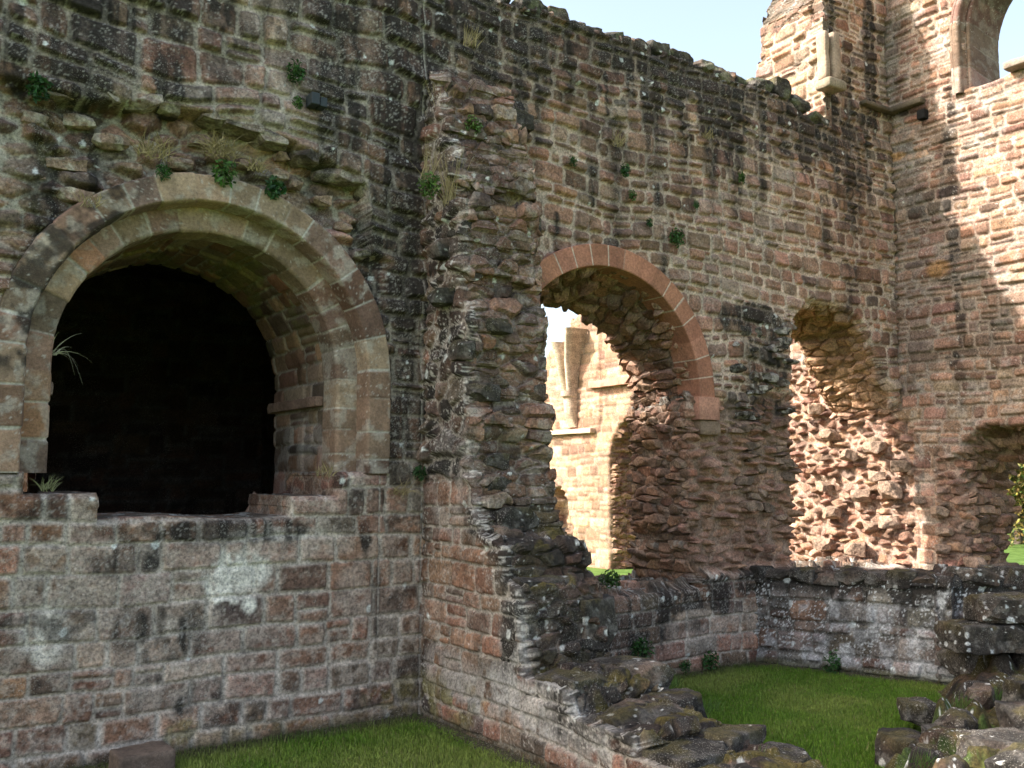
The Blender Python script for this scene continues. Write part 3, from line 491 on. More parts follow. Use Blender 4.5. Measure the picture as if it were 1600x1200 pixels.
def rc_st(P, d, sid, up):
    lo = ss(2.3, 1.7, P[..., 2]); c = pal(sid, GREY+RED+WARM[:2]); k = ss(-.004, .006, d); c = np.array([.36, .30, .25])*(1-k[..., None])+c*k[..., None]; n = fb3(P*5, 4); c = c*(.7+.6*n)[..., None]
    c = mix(c, (.42, .36, .30), ss(.5, .66, fb3(P*13, 14, 4))*.55); dk = np.clip((.1+.8*H(sid, 26))*(.55+.6*lo)*ss(.38, .56, fb3(P*3, 8))*1.1+np.clip(up, 0, 1)*.5+.35*lo, 0, .95)*np.where(d > 0.004, 1, .5)
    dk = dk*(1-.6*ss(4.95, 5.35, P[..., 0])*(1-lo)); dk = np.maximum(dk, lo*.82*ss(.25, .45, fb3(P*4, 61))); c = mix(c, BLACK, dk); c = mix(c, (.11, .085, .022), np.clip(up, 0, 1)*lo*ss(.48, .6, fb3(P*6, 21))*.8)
    c = mix(c, (.55, .52, .46), specks3(P, .1+.15*lo)*.6); return mix(c, (.60, .58, .52), spots3(P, .12, .14, 9, .33)*.9)
STUB = thing('broken_cross_wall', 'dark lichen spotted stub of a broken cross wall stepping down onto the grass', 'wall', (0, 0, 0))
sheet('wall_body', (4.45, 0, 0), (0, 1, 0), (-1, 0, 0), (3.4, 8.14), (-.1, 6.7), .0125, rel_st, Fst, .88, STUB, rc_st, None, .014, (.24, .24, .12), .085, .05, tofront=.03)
# large individual stones of the footing
for i, (x, y, z, a, b, c, r) in enumerate([(4.98, 6.72, 1.20, .46, .20, .17, .05), (4.92, 7.0, 1.50, .34, .18, .13, -.1), (4.85, 6.62, .80, .40, .16, .17, 0), (5.30, 6.62, .95, .22, .2, .22, .1), (4.85, 7.12, 1.82, .22, .14, .12, .1),
        (4.82, 6.12, .54, .34, .28, .14, .1), (5.3, 6.05, .58, .26, .26, .13, -.1), (5.36, 5.66, .36, .24, .20, .16, .1), (4.9, 5.5, .38, .34, .22, .13, -.05), (4.85, 4.95, .22, .32, .26, .14, .1), (5.30, 5.05, .26, .24, .22, .14, .2),
        (5.46, 4.62, .16, .2, .18, .14, .5), (4.95, 4.5, .12, .34, .22, .14, -.1), (5.35, 4.28, .10, .26, .16, .12, .15), (4.7, 4.05, .06, .25, .2, .12, 0)]):
    rock('footing_stone', x, y, z, a, b, c, r, STUB, i+3, cut=.98)
# stones still keyed into the torn end
for i, (px, py, Y, a, b, c) in enumerate([(822, 180, 7.75, .17, .12, .13), (760, 245, 7.6, .16, .14, .09), (740, 360, 7.35, .15, .12, .10), (745, 425, 7.3, .14, .13, .08), (845, 612, 7.2, .16, .14, .11), (788, 510, 7.1, .16, .14, .08), (742, 545, 7.2, .15, .13, .10),
        (760, 612, 7.15, .17, .15, .09), (842, 648, 7.2, .12, .13, .09), (780, 722, 7.15, .18, .14, .09), (845, 692, 7.2, .11, .12, .07), (846, 722, 7.2, .10, .12, .06), (775, 760, 7.1, .20, .15, .09), (800, 835, 6.9, .17, .14, .10), (700, 385, 7.5, .13, .12, .1), (815, 295, 7.5, .12, .14, .09), (776, 345, 7.4, .12, .12, .07), (700, 460, 7.4, .12, .12, .08), (835, 350, 7.4, .13, .14, .1)]):
    p = PY(px, py, Y); rock('keyed_stone', p[0], Y+.15, p[1], a*.85, b, c*.9, .1*((i*7) % 5-2), STUB, i+31, lambda W, nr, s=i+31: stonecol(W, nr, s, .30, .35), .016)

# ================================================================== RIGHT WALL (X = 12.05, faces left)
def PX2(x, y): return PX(x, y, 12.05)
def hole_win(Y, Z):
    r = .98-np.hypot(Y-5.93, Z-8.2); b = 7.36+.12*ss(6.4, 6., Y)+.05*H(np.floor(Y/.25), 4); return np.minimum(np.where(Z > 8.2, r, .93-np.abs(Y-5.93)), Z-b)
def hole_door(Y, Z):
    n = .14*(fb(Y*3, Z*3, 44, 3)-.5)*2; top = np.interp(Y, [4.8, 5.3, 6.2, 6.9, 7.15, 7.4], [2.2, 2.75, 2.86, 2.84, 2.62, 2.2])+.05*(H(np.floor(Y/.2), 3)-.5)
    return np.minimum(np.minimum(np.minimum(7.16+n-Y, Y-4.7), top-Z), Z-.0)
def Frt(Y, Z): return np.minimum(np.minimum(-hole_win(Y, Z), -hole_door(Y, Z)), np.where(Y > 8.6, np.interp(Y, [8.6, 9.2, 10.5, 13.], [9.8, 6.8, 6., 5.])+.2*(H(np.floor(Y/.3), 2)-.5), 11.8)-Z)
DKR = [(1485, 190, 10, 60, .7), (1480, 280, 14, 80, .9), (1460, 320, 50, 40, .5), (1490, 380, 10, 60, .9), (1500, 420, 60, 20, .6), (1500, 490, 8, 60, .8), (1490, 560, 14, 14, .9), (1500, 600, 10, 50, .6), (1420, 170, 30, 16, .7), (1520, 540, 60, 14, .5), (1560, 480, 40, 40, .3), (1400, 60, 20, 60, .3), (1480, 230, 20, 20, .8)]
def rel_rt(u, v, f):
    dA, sA, xA, yA = coursed(u, v, 51, .145, .29, .05, .3, .014, .03, .35); dB, sB, xB, yB = cells(u, v, 52, .20, .11); dC, sC, xC, yC = coursed(u, v, 53, .2, .30, .0, .0, .008, .02, .2)
    hA, cA = relief(dA, sA, xA, yA, WARM+RED+GREY[:3], (.34, .25, .19), .035, .024, .8, -.020); hB, cB = relief(dB, sB, xB, yB, WARM+RED, (.36, .25, .19), .15, .016, .9, -.03); hC, cC = relief(dC, sC, xC, yC, WARM, (.42, .31, .23), .02, .012, .4, -.01)
    wu = .2*(fb(u*1.3, v*1.3, 3)-.5); core = ss(-.05, .05, 2.9+.55*(u-7.9)+wu-v)*ss(-.03, .03, u-7.86+wu*.1); quo = ss(.03, -.03, np.abs(u-7.70)-.16+wu*.15)*ss(.0, .1, 2.55-v); cor2 = ss(-.05, .05, 2.5+wu*2-v)*ss(.0, .06, 7.52-u+wu*.3)
    cc = np.maximum(core, cor2*.9); h = hA*(1-cc)+(hB-.04)*cc; c = mix(cA, cB, cc); h = h*(1-quo)+hC*quo; c = mix(c, cC, quo); h = h+.05*(fb(u*1.1, v*1.1, 8, 2)-.5)+.03*(fb(u*6, v*6, 9, 3)-.5)+.008*(fb(u*22, v*22, 10, 3)-.5)
    c = c*(.72+.56*fb(u*6, v*6, 20, 4))[..., None]; c = mix(c, (.40, .37, .32), ss(.55, .7, fb(u*7, v*7, 23, 4))*.35*(1-cc)); gz = blob(u, v, [(1410, 260, 30, 90, .6), (1440, 420, 60, 60, .3), (1420, 560, 50, 60, .35), (1550, 470, 60, 60, .3), (1390, 90, 12, 80, .7)], PX2); c = mix(c, (.21, .20, .17), gz*.7)
    dk = blob(u, v, DKR, PX2, .4, 4.); c = mix(c, BLACK, np.clip(dk*(.5+.7*H(sA, 26)), 0, .9)*np.where(dA > 0, 1, .5)); c = mix(c, WHITE, specks(u, v, .12)*.6*(1-cc)); c = mix(c, (.6, .58, .5), spots(u, v, .22, .05, 5, .22)*(1-cc)); oz = blob(u, v, [(1400, 245, 16, 8, 1.), (1465, 420, 18, 14, .8)], PX2, .2); return h, mix(c, (.42, .22, .08), oz*.8)
RIGHT = thing('side_wall', 'tall end wall half lit by the sun with a high arched window and a broken doorway', 'wall', (0, 0, 0))
def sh_rt(u, v, t): return np.where(v > 6.5, .32*ss(.2, .5, t)*ss(5.9, 6.3, u), 0)-.05*t*np.where(v < 3.5, ss(6, 6.8, u), 0), np.where((v < 3.6) & (v > 1.8) & (u < 7.6), -.36*ss(.25, 1, t)*ss(1.8, 2.6, v), 0)
def rc_rt(P, d, sid, up): c = rc_main(P, d, sid, up*.2); return mix(c, (.22, .17, .14), ss(6.5, 7, P[..., 2])*.5)
sheet('wall_face', (12.05, 0, 0), (0, 1, 0), (-1, 0, 0), (4.2, 13.), (-.1, 10.6), .0155, rel_rt, Frt, 1.0, RIGHT, rc_rt, sh_rt, .022, (.25, .25, .12), .13, rimmul=lambda u, v: np.where(v > 6.5, .05, 1.))
# window arch moulding: a rounded roll inside a chamfer, swept round the opening (in the Y-Z plane)
def sweepX(name, cy, cz, prof, zb, parent, colf, res=.016):
    o, P = sweep(name, 0, cz, prof, zb, parent, colf, res); me = o.data; n = len(me.vertices); a = np.empty(n*3, np.float32); me.vertices.foreach_get('co', a); a = a.reshape(-1, 3)
    b = np.stack([a[:, 1], cy-a[:, 0], a[:, 2]], -1); me.vertices.foreach_set('co', b.ravel().astype(np.float32)); me.update(); return o
roll = [(1.10, 12.02), (1.06, 12.0)]+[(1.00+.05*cos(a), 12.02-.05*sin(a)+.0) for a in np.linspace(0, pi, 9)]+[(.955, 12.06), (.93, 12.12)]+[(.92+.03*cos(a), 12.16-.03*sin(a)) for a in np.linspace(.6, pi, 6)]+[(.90, 12.26), (.95, 12.6), (1.0, 13.08), (1.2, 13.1)]
sweepX('window_moulding', 5.93, 8.2, roll, 7.34, RIGHT, col_ring(95, [(.22, .15, .12), (.26, .17, .13), (.2, .14, .11)], (.3, .24, .2), .004, .3, .004, .25))
bx('string_course', 11.93, 12.08, 7.45, 8.0, 7.38, 7.46, RIGHT, [(.13, .10, .07)], seed=0, rnd=.03)
p = PX(1592, 104); bx('hood_stone', 11.86, 12.2, p[0]-.25, p[0]+.12, p[1]-.05, p[1]+.05, RIGHT, [(.24, .19, .15)], seed=0, rnd=.03)
bx('socket_shade_block', 11.97, 12.09, PX(1442, 178)[0]-.07, PX(1442, 178)[0]+.05, PX(1442, 178)[1]-.09, PX(1442, 178)[1]+.05, RIGHT, [(.012, .011, .01)], seed=0, rnd=.015)  # solid black block, its colour standing for the shade inside a socket
bx('socket_shade_block', 12.0, 12.075, PX(1397, 289)[0]-.02, PX(1397, 289)[0]+.02, PX(1397, 289)[1]-.022, PX(1397, 289)[1]+.022, RIGHT, [(.008, .008, .008)], seed=0, rnd=.018)  # smaller black block, a hole's shade put into its colour
# boulders of core still sticking out of the sunlit reveal
for i, (px, py, s_) in enumerate([(1395, 765, .17), (1412, 728, .11), (1370, 700, .12), (1305, 800, .13), (1395, 815, .12), (1350, 775, .12), (1290, 760, .1), (1340, 860, .16), (1375, 745, .10), (1300, 680, .11), (1330, 712, .12), (1280, 640, .11), (1290, 850, .12), (1365, 822, .1), (1262, 610, .08), (1440, 782, .07), (1478, 830, .09), (1470, 800, .10), (1475, 858, .08), (1530, 845, .05), (1527, 880, .11)]):
    p = PX(px, py); rock('core_stone', 12.02-.04*(px < 1430), p[0], p[1], s_*.9, s_*1.15, s_*.72, .3*((i*5) % 7-3), RIGHT, i+71, lambda W, nr, s=i: np.array([.30, .20, .14])*(.7+.6*fb3(W*8, s))[:, None], .016)

# ================================================================== LOW WALL IN FRONT OF THE CORNER
A0 = np.array([8.86, 8.05]); A1 = np.array([9.62, 6.02]); A2 = np.array([11.3, 5.25]); dA = (A1-A0)/np.linalg.norm(A1-A0); LA = np.linalg.norm(A1-A0); nA = np.array([dA[1], -dA[0]]); nA = nA if nA @ np.array([-1, -.3]) > 0 else -nA
LOW = thing('low_wall', 'knee high lichened wall with dark coping at the back of the lawn', 'wall', (0, 0, 0))
def rel_low(u, v, f):
    d, s, x, y = coursed(u, v, 61, .19, .34, .05, .15, .010, .03, .35); h, c = relief(d, s, x, y, [(.27, .25, .23), (.31, .29, .27), (.22, .18, .15), (.25, .17, .13), (.33, .32, .30)], (.20, .18, .16), .035, .03, .7, -.015); h = h+.05*(fb(u*2, v*2, 8, 3)-.5)+.02*(fb(u*8, v*8, 9, 3)-.5)
    top = ss(.78, 1.0, v); st = ss(.4, .62, fb(u*5, v*1.6, 24, 4)); c = c*(.75+.5*fb(u*6, v*6, 20, 4))[..., None]; c = mix(c, (.47, .46, .45), ss(.45, .62, fb(u*7, v*7, 22, 4))*.7*(1-top)); dk = np.clip(top*.9+st*.75*(.35+.65*ss(.2, .9, v))*(.4+H(s, 26)), 0, .94); c = mix(c, BLACK, dk)
    c = mix(c, (.60, .60, .58), specks(u, v, .34+.2*(1-top))*.8); c = mix(c, (.62, .64, .62), spots(u, v, .22, .15, 5, .28)*.85); c = mix(c, (.58, .58, .56), ss(.55, .65, fb(u*4, v*4, 88, 4))*ss(1.7, 2.3, u)*.85); return h, mix(c, (.07, .07, .03), ss(.14, .05, v)*.8)
def rc_low(P, d, sid, up): c = mix(pal(sid, GREY), BLACK, np.clip(.6+.3*fb3(P*4, 3), 0, .92)); return mix(c, (.55, .55, .52), ss(.62, .68, fb3(P*9, 6))*.7)
def Flow(u, v): return np.minimum(1.04+.07*ss(.3, LA, u)+.06*(H(np.floor(u/.28), 6)-.5)-v, 9)
sheet('wall_body', (A0[0], A0[1], 0), (dA[0], dA[1], 0), (nA[0], nA[1], 0), (-.1, LA+.12), (-.1, 1.3), .012, rel_low, Flow, .62, LOW, rc_low, None, .02, (.24, .24, .14), .07)
dB = (A2-A1)/np.linalg.norm(A2-A1); LB = np.linalg.norm(A2-A1); nB = np.array([dB[1], -dB[0]]); nB = nB if nB @ np.array([-.4, -1]) > 0 else -nB
sheet('wall_body', (A1[0], A1[1], 0), (dB[0], dB[1], 0), (nB[0], nB[1], 0), (-.05, LB), (-.1, 1.4), .013, rel_low, lambda u, v: 1.15+.05*(H(np.floor(u/.3), 6)-.5)-v, .6, LOW, rc_low, None, .03, (.24, .24, .14), .07)
i = 0
for t in np.arange(.05, LA, .27):       # coping stones
    p = A0+dA*(t+.1)-nA*.16; i += 1; rock('coping_stone', p[0], p[1], 1.02+.07*t/LA+.02*((i*3) % 4)/3, .20, .135+.02*(i % 3), .075+.02*(i % 2), math.atan2(-nA[1], -nA[0]), LOW, i+3, None, .016)
for (px, py, z, a, b, c) in [(1560, 1000, .62, .42, .26, .14), (1640, 990, .66, .3, .3, .15), (1560, 1042, .28, .42, .25, .16), (1650, 1040, .3, .35, .3, .16), (1535, 905, 1.12, .2, .18, .1), (1590, 905, 1.10, .2, .2, .12), (1585, 955, .9, .3, .2, .14)]:
    q = PZ(px, py, z); i += 1; rock('corner_block', q[0]+.16, q[1]+.2, z, a, b, c*.95, -.42, LOW, i+3, lambda W, nr, s=i: mix(stonecol(W, nr, s, 0, .5), (.60, .61, .60), np.maximum(spots3(W, .15, .4, s, .42), spots3(W, .07, .35, s+1, .38))*.9*(1-.5*np.clip(nr[:, 2], 0, 1))), .016, 1.0)

# ================================================================== MOSSY RUBBLE IN THE RIGHT FOREGROUND
def inpoly(x, y, P):
    P = np.array(P); n = len(P); d = np.full(x.shape, 1e9); ins = np.zeros(x.shape, bool)
    for k in range(n):
        a = P[k]; b = P[(k+1) % n]; ex, ey = b-a; t = np.clip(((x-a[0])*ex+(y-a[1])*ey)/(ex*ex+ey*ey), 0, 1); d = np.minimum(d, np.hypot(x-a[0]-t*ex, y-a[1]-t*ey))
        cnd = (a[1] > y) != (b[1] > y); ins ^= cnd & (x < (b[0]-a[0])*(y-a[1])/(b[1]-a[1]+1e-12)+a[0])
    return np.where(ins, d, -d)
BANKP = [(9.3, 5.9), (8.75, 5.5), (8.1, 5.25), (7.62, 5.12), (7.35, 4.72), (6.75, 4.66), (6.05, 4.45), (5.8, 4.1), (5.9, 3.4), (6.4, 2.6), (8, 2.2), (11, 3.2), (11.2, 5.4)]
BANK = thing('rubble_bank', 'mossy bank of fallen black stones at the lower right edge', 'rubble', (0, 0, 0))
x, y = np.meshgrid(np.arange(5.6, 11.3, .014), np.arange(2.1, 6.2, .014), indexing='ij'); fB = inpoly(x, y, BANKP)+.08*(fb(x*4, y*4, 3)-.5)
d, s, lx, ly = cells(x, y, 63, .42, .30); z = ss(0, .3, fB)*(.17+.10*fb(x*1.2, y*1.2, 4))+ss(0, .07, d)*ss(.02, .2, fB)*(.03+.16*H(s, 3)+.05*lx*(H(s, 4)-.5))+.05*(fb(x*7, y*7, 5, 4)-.5)+.02*(fb(x*25, y*25, 6, 3)-.5)+.25*ss(8.8, 10, x)*ss(4.2, 5.2, y)*.5-.05
c = mix(pal(s, GREY), BLACK, np.clip(.62+.55*fb(x*4, y*4, 7), 0, .96)); c = mix(c, (.075, .06, .018), ss(.40, .56, fb(x*3, y*3, 8, 4)+.15*(d < .03))*.9); c = mix(c, (.055, .10, .02), ss(.5, .62, fb(x*5, y*5, 9, 4))*.7*(d < .05)); c = mix(c, (.12, .07, .04), ss(.58, .68, fb(x*6, y*6, 11))*.5)*.8
c = mix(c, (.6, .6, .57), np.clip(spots(x, y, .2, .25, 5, .3)+specks(x, y, .25), 0, 1)*.85*(d > .02)); q = gridq(*x.shape); q = q[fB.ravel()[q].mean(1) > 0]
mesh('rubble_ground', np.stack([x, y, z], -1).reshape(-1, 3), q, c.reshape(-1, 3), None, BANK)
for k, (px, py, z, a, b, c_) in enumerate([(1440, 1108, .24, .22, .16, .12), (1410, 1165, .2, .28, .2, .14), (1560, 1175, .34, .34, .22, .16), (1590, 1120, .42, .2, .15, .14), (1500, 1125, .34, .22, .16, .1), (1480, 1185, .26, .2, .18, .1), (1530, 1080, .34, .24, .14, .1), (1620, 1080, .45, .3, .2, .16), (1470, 1150, .28, .16, .14, .1), (1600, 1195, .35, .25, .2, .15)]):
    z = z-.05; q = PZ(px, py, z); rock('fallen_stone', q[0], q[1], z-.03, a*.85, b*.9, c_*.85, .4*((k*3) % 5-2), BANK, k+51, None, .014)
q = PZ(225, 1185, .1); tag(bx('fallen_block', q[0]-.22, q[0]+.2, q[1]-.15, q[1]+.2, -.03, .17, None, [(.14, .10, .075)], .02, .012, 0, None, .03), 'squared brown stone lying on the grass under the big arch', 'stone')

# ================================================================== DISTANT SUNLIT WALL seen through the second arch
def PXf(x, y): return PX(x, y, 15.)
FAR = thing('distant_wall', 'bright sunlit abbey wall seen through the second arch with springing ribs', 'wall', (0, 0, 0))
TOPF = np.array(sorted([tuple(PXf(*p)) for p in [(800, 600), (845, 580), (858, 547), (870, 540), (884, 536), (892, 500), (905, 488), (925, 492), (960, 480), (1010, 480)]]))
def rel_f(u, v, f):
    d, s, x, y = coursed(u, v, 101, .21, .34, .06, .3, .012, .03, .4); h, c = relief(d, s, x, y, [(.34, .225, .15), (.40, .275, .19), (.29, .185, .125), (.36, .23, .16), (.43, .31, .22)], (.27, .19, .135), .03, .03, .5, -.015)
    nc = blob(u, v, [(874, 795, 16, 45, 1.), (888, 835, 12, 24, 1.)], PXf, .5, 2.); up = ss(0, .1, v-3.45); h = h-.45*ss(.4, .7, nc)+.12*(fb(u*2.5, v*2.5, 4)-.5)*ss(.1, .5, nc)-.06*up*ss(0, .05, 18.2-u); c = c*(.8+.4*fb(u*3, v*3, 20, 4))[..., None]; return h, c
def Ff(Y, Z):
    top = np.interp(Y, TOPF[:, 0], TOPF[:, 1])+.18*(H(np.floor(Y/.35), 5)-.5)-Z; j = 17.85
    dr = np.minimum(np.where(Z > 2.4, 1.15-np.hypot(Y-(j-1.15), (Z-2.4)*.85), np.minimum(j-Y, Y-(j-2.3))), 9); return np.minimum(top, -dr)
sheet('wall_face', (15, 0, 0), (0, 1, 0), (-1, 0, 0), (13.5, 24.), (-.2, 7.2), .035, rel_f, Ff, .9, FAR, lambda P, d, s, up: pal(s, WARM)*1.05, None, .06, backres=.2)
def strip(name, pts, w, dth, parent, colr, x0=15., seed=0):
    """curved rib following pts (Y, Z) on the distant wall"""
    pts = np.array(pts, float); t = np.linspace(0, len(pts)-1, 40); yy = np.interp(t, range(len(pts)), pts[:, 0]); zz = np.interp(t, range(len(pts)), pts[:, 1]); dd = np.interp(t, range(len(pts)), pts[:, 2])
    R = [(-w/2, 0), (-w/2, .7), (-w/4, 1), (w/4, 1), (w/2, .7), (w/2, 0)]; V = np.array([[(x0-dd[k]*b, yy[k]+a, zz[k]) for a, b in R] for k in range(40)]); return mesh(name, V, gridq(40, 6), np.tile(colr, (240, 1))*(.8+.4*RS.rand(240, 1)), None, parent)
P_ = lambda px, py, d: (*PXf(px, py), d)
strip('vault_rib', [P_(883, 536, .45), P_(888, 560, .4), P_(890, 590, .33), P_(892, 612, .25)], .17, 1, FAR, (.38, .30, .2)); strip('vault_rib', [P_(916, 515, .65), P_(908, 545, .5), P_(903, 570, .4), P_(899, 612, .25)], .16, 1, FAR, (.42, .31, .23))
strip('corbel_shaft', [P_(896, 612, .34), P_(896, 620, .34), P_(896, 622, .26), P_(896, 645, .24), P_(896, 668, .05)], .34, 1, FAR, (.42, .31, .23)); a = PXf(852, 679); b = PXf(930, 671)
bx('string_course', 14.84, 15.02, b[0], a[0], (a[1]+b[1])/2-.06, (a[1]+b[1])/2+.06, FAR, [(.46, .35, .26)], .06, .01, 0)
a = PXf(985, 595); bx('hood_course', 14.86, 15.0, a[0]-.8, PXf(925, 590)[0], a[1]-.08, a[1]+.1, FAR, [(.36, .2, .14)], .06, .01, 0)

# ================================================================== GROUND
def gmat(name, c1, c2, sc):
    m = bpy.data.materials.new(name); m.use_nodes = True; n = m.node_tree.nodes; l = m.node_tree.links; b = n['Principled BSDF']; b.inputs['Roughness'].default_value = 1; b.inputs['Specular IOR Level'].default_value = .1
    tc = n.new('ShaderNodeTexCoord'); a = n.new('ShaderNodeTexNoise'); a.inputs['Scale'].default_value = sc; a.inputs['Detail'].default_value = 8; a.inputs['Roughness'].default_value = .7; r = n.new('ShaderNodeValToRGB')
    r.color_ramp.elements[0].color = (*c1, 1); r.color_ramp.elements[1].color = (*c2, 1); r.color_ramp.elements[0].position = .35; r.color_ramp.elements[1].position = .65
    l.new(tc.outputs['Object'], a.inputs['Vector']); l.new(a.outputs[0], r.inputs[0]); l.new(r.outputs[0], b.inputs['Base Color']); bp = n.new('ShaderNodeBump'); bp.inputs['Strength'].default_value = .6; bp.inputs['Distance'].default_value = .03; a2 = n.new('ShaderNodeTexNoise'); a2.inputs['Scale'].default_value = 60; a2.inputs['Detail'].default_value = 5
    l.new(tc.outputs['Object'], a2.inputs['Vector']); l.new(a2.outputs[0], bp.inputs['Height']); l.new(bp.outputs[0], b.inputs['Normal']); return m
g = mesh('lawn', [(-300, -300, 0), (600, -300, 0), (600, 600, 0), (-300, 600, 0)], [[0, 1, 2, 3]], None, gmat('turf', (.05, .09, .014), (.12, .185, .045), 2.)); g['kind'] = 'structure'
# short mown grass: blades over the part of the lawn in front of the walls
rg = np.random.RandomState(3); N = 520000; X = rg.uniform(.9, 9.6, N); Y = rg.uniform(3.6, 8.0, N)
ok = ~((X > 4.40) & (X < 5.62) & (Y > 3.7)) & (inpoly(X, Y, BANKP) < .0); side = (X-A0[0])*dA[1]-(Y-A0[1])*dA[0]; ok &= side > .03
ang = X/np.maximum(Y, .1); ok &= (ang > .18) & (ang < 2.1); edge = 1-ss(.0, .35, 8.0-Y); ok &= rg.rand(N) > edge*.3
X, Y, edge = X[ok], Y[ok], edge[ok]; n = len(X); hgt = (.016+.02*rg.rand(n))*(.7+.9*fb(X*2.5, Y*2.5, 33, 3))+.05*(rg.rand(n) < .012)*rg.rand(n)+.03*(1-ss(0, .12, 7.97-Y))*rg.rand(n); th = rg.rand(n)*2*pi; ln = .6*hgt*rg.rand(n); wd = .0035+.003*rg.rand(n); bx_ = np.cos(th); by_ = np.sin(th)
V = np.zeros((n, 3, 3)); V[:, 0] = np.stack([X-by_*wd, Y+bx_*wd, 0*X-.003], -1); V[:, 1] = np.stack([X+by_*wd, Y-bx_*wd, 0*X-.003], -1); V[:, 2] = np.stack([X+bx_*ln, Y+by_*ln, hgt], -1)
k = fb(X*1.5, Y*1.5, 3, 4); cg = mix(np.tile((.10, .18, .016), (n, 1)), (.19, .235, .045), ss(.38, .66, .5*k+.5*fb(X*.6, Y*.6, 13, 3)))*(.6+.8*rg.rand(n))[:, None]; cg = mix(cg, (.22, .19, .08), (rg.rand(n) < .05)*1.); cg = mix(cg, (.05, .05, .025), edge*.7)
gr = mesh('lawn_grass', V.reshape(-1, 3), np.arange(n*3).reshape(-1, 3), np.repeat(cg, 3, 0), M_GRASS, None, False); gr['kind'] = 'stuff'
# bare damp soil line at the wall feet
def soil(pts, wd):
    P = np.array(pts, float); V = []; 
    t = np.linspace(0, len(P)-1, 80*(len(P)-1)); xx = np.interp(t, range(len(P)), P[:, 0]); yy = np.interp(t, range(len(P)), P[:, 1]); dx = np.gradient(xx); dy = np.gradient(yy); L = np.hypot(dx, dy)+1e-9
    for j in range(5): w_ = (j/4)*wd*(.7+.8*fb(t*2, t*0, 6)); V.append(np.stack([xx+dy/L*w_, yy-dx/L*w_, np.full_like(xx, .02*(1-j/4)+.004)+.012*(1-j/4)*vn(t*9, t*0+j)], -1))
    V = np.stack(V, 1); return V
V1 = soil([(-.5, 8.02), (4.42, 8.02), (4.40, 6.0), (4.42, 3.7)], .15); V2 = soil([(5.5, 8.02), (8.85, 8.02), (A1[0], A1[1])], .15)
o = mesh('soil_edge', np.concatenate([V1.reshape(-1, 3), V2.reshape(-1, 3)]), np.concatenate([gridq(len(V1), 5), gridq(len(V2), 5)+len(V1)*5]), np.tile((.055, .045, .025), (len(V1)*5+len(V2)*5, 1))); o['kind'] = 'structure'

# ================================================================== PLANTS
def leaves(name, c, rad, n, size, colr, seed, parent=None, flat=1., m=None):
    r = np.random.RandomState(seed); p = r.normal(size=(n, 3)); p /= np.linalg.norm(p, axis=1, keepdims=True); p *= (r.rand(n, 1)**.5); p *= np.array(rad); p[:, 2] *= flat; p += np.array(c)
    a = r.normal(size=(n, 3)); a /= np.linalg.norm(a, axis=1, keepdims=True); b = np.cross(a, r.normal(size=(n, 3))); b /= np.linalg.norm(b, axis=1, keepdims=True); s = size*(.5+r.rand(n, 1)); V = np.stack([p-a*s, p+b*s*.4, p+a*s, p-b*s*.4], 1)
    cc = np.asarray(colr)*(.45+1.1*r.rand(n, 1)); cc = cc*(.7+.6*r.rand(n, 3)*.5+.15); return mesh(name, V.reshape(-1, 3), np.arange(n*4).reshape(-1, 4), np.repeat(cc, 4, 0), m or M_LEAF, parent, False)
def blades(name, c, out, n, length, colr, seed, spread=.06, droop=.5, upr=.8, wd=.0035):
    r = np.random.RandomState(seed); V = []; Q = []; C = []; k = 0; c = np.array(c, float); out = np.array(out, float)
    for i in range(n):
        b = c+r.uniform(-spread, spread, 3)*np.array([1, .6, .4]); L = length*(.4+.8*r.rand()); d = out*(.3+.5*r.rand())+np.array([r.normal()*.45, r.normal()*.15, upr*(.5+.7*r.rand())]); d /= np.linalg.norm(d); sd = np.cross(d, [0.3, 1, .2]); sd /= np.linalg.norm(sd); dr = droop*(.3+r.rand()); cc = np.asarray(colr)*(.6+.8*r.rand())
        for j in range(6):
            t = j/5; p = b+d*L*t+np.array([0, 0, -1])*dr*L*t*t; ww = wd*(1-t*.9); V += [p-sd*ww, p+sd*ww]; C += [cc, cc]
            if j: Q.append([k+2*j-2, k+2*j-1, k+2*j+1, k+2*j])
        k += 12
    return mesh(name, V, Q, C, M_GRASS, None, False)
def on(px, py, pl='Y', off=.06):
    if pl == 'Y': a = PY(px, py, 8-off); return (a[0], 8-off, a[1])
    if pl == 'S': a = PX(px, py, 4.45-off); return (4.45-off, a[0], a[1])
    return None
FG = (.035, .085, .018)
for k, (px, py, r_, lab) in enumerate([(462, 112, .10, 'fern on the upper wall just left of the dark weather streak'), (60, 137, .10, 'dark fern at the far upper left under the ledge'), (466, 160, .06, 'small fern beside the grey wall box'),
        (895, 252, .06, 'lone round fern highest above the red sandstone arch'), (977, 266, .07, 'fern above the red arch next to dry stalks'), (988, 305, .06, 'fern below the dry stalks and above the red arch crown'), (1058, 372, .11, 'largest fern right of the red arch crown'),
        (1015, 348, .05, 'small fern directly above the crown of the red arch'), (1159, 277, .07, 'fern high on the middle of the long wall, rightmost of the wall ferns'), (1088, 320, .05, 'tiny fern between the arch fern and the upper right fern'), (430, 293, .10, 'leafy tuft rooted on the crown of the big arch, right side'),
        (352, 270, .11, 'green tuft among dead grass over the crown of the big arch'), (255, 268, .07, 'small green tuft at the left crown of the big arch'), (655, 738, .07, 'small fern in the corner beside the broken cross wall')]):
    P = on(px, py); tag(leaves('fern', P, (r_, r_*.5, r_*1.15), [240, 150, 190][k % 3], r_*[.20, .30, .24][k % 3], [FG, (.05, .10, .02), (.03, .075, .022)][(k*2) % 3], k+5), lab, 'plant', 'ferns rooted in the walls')
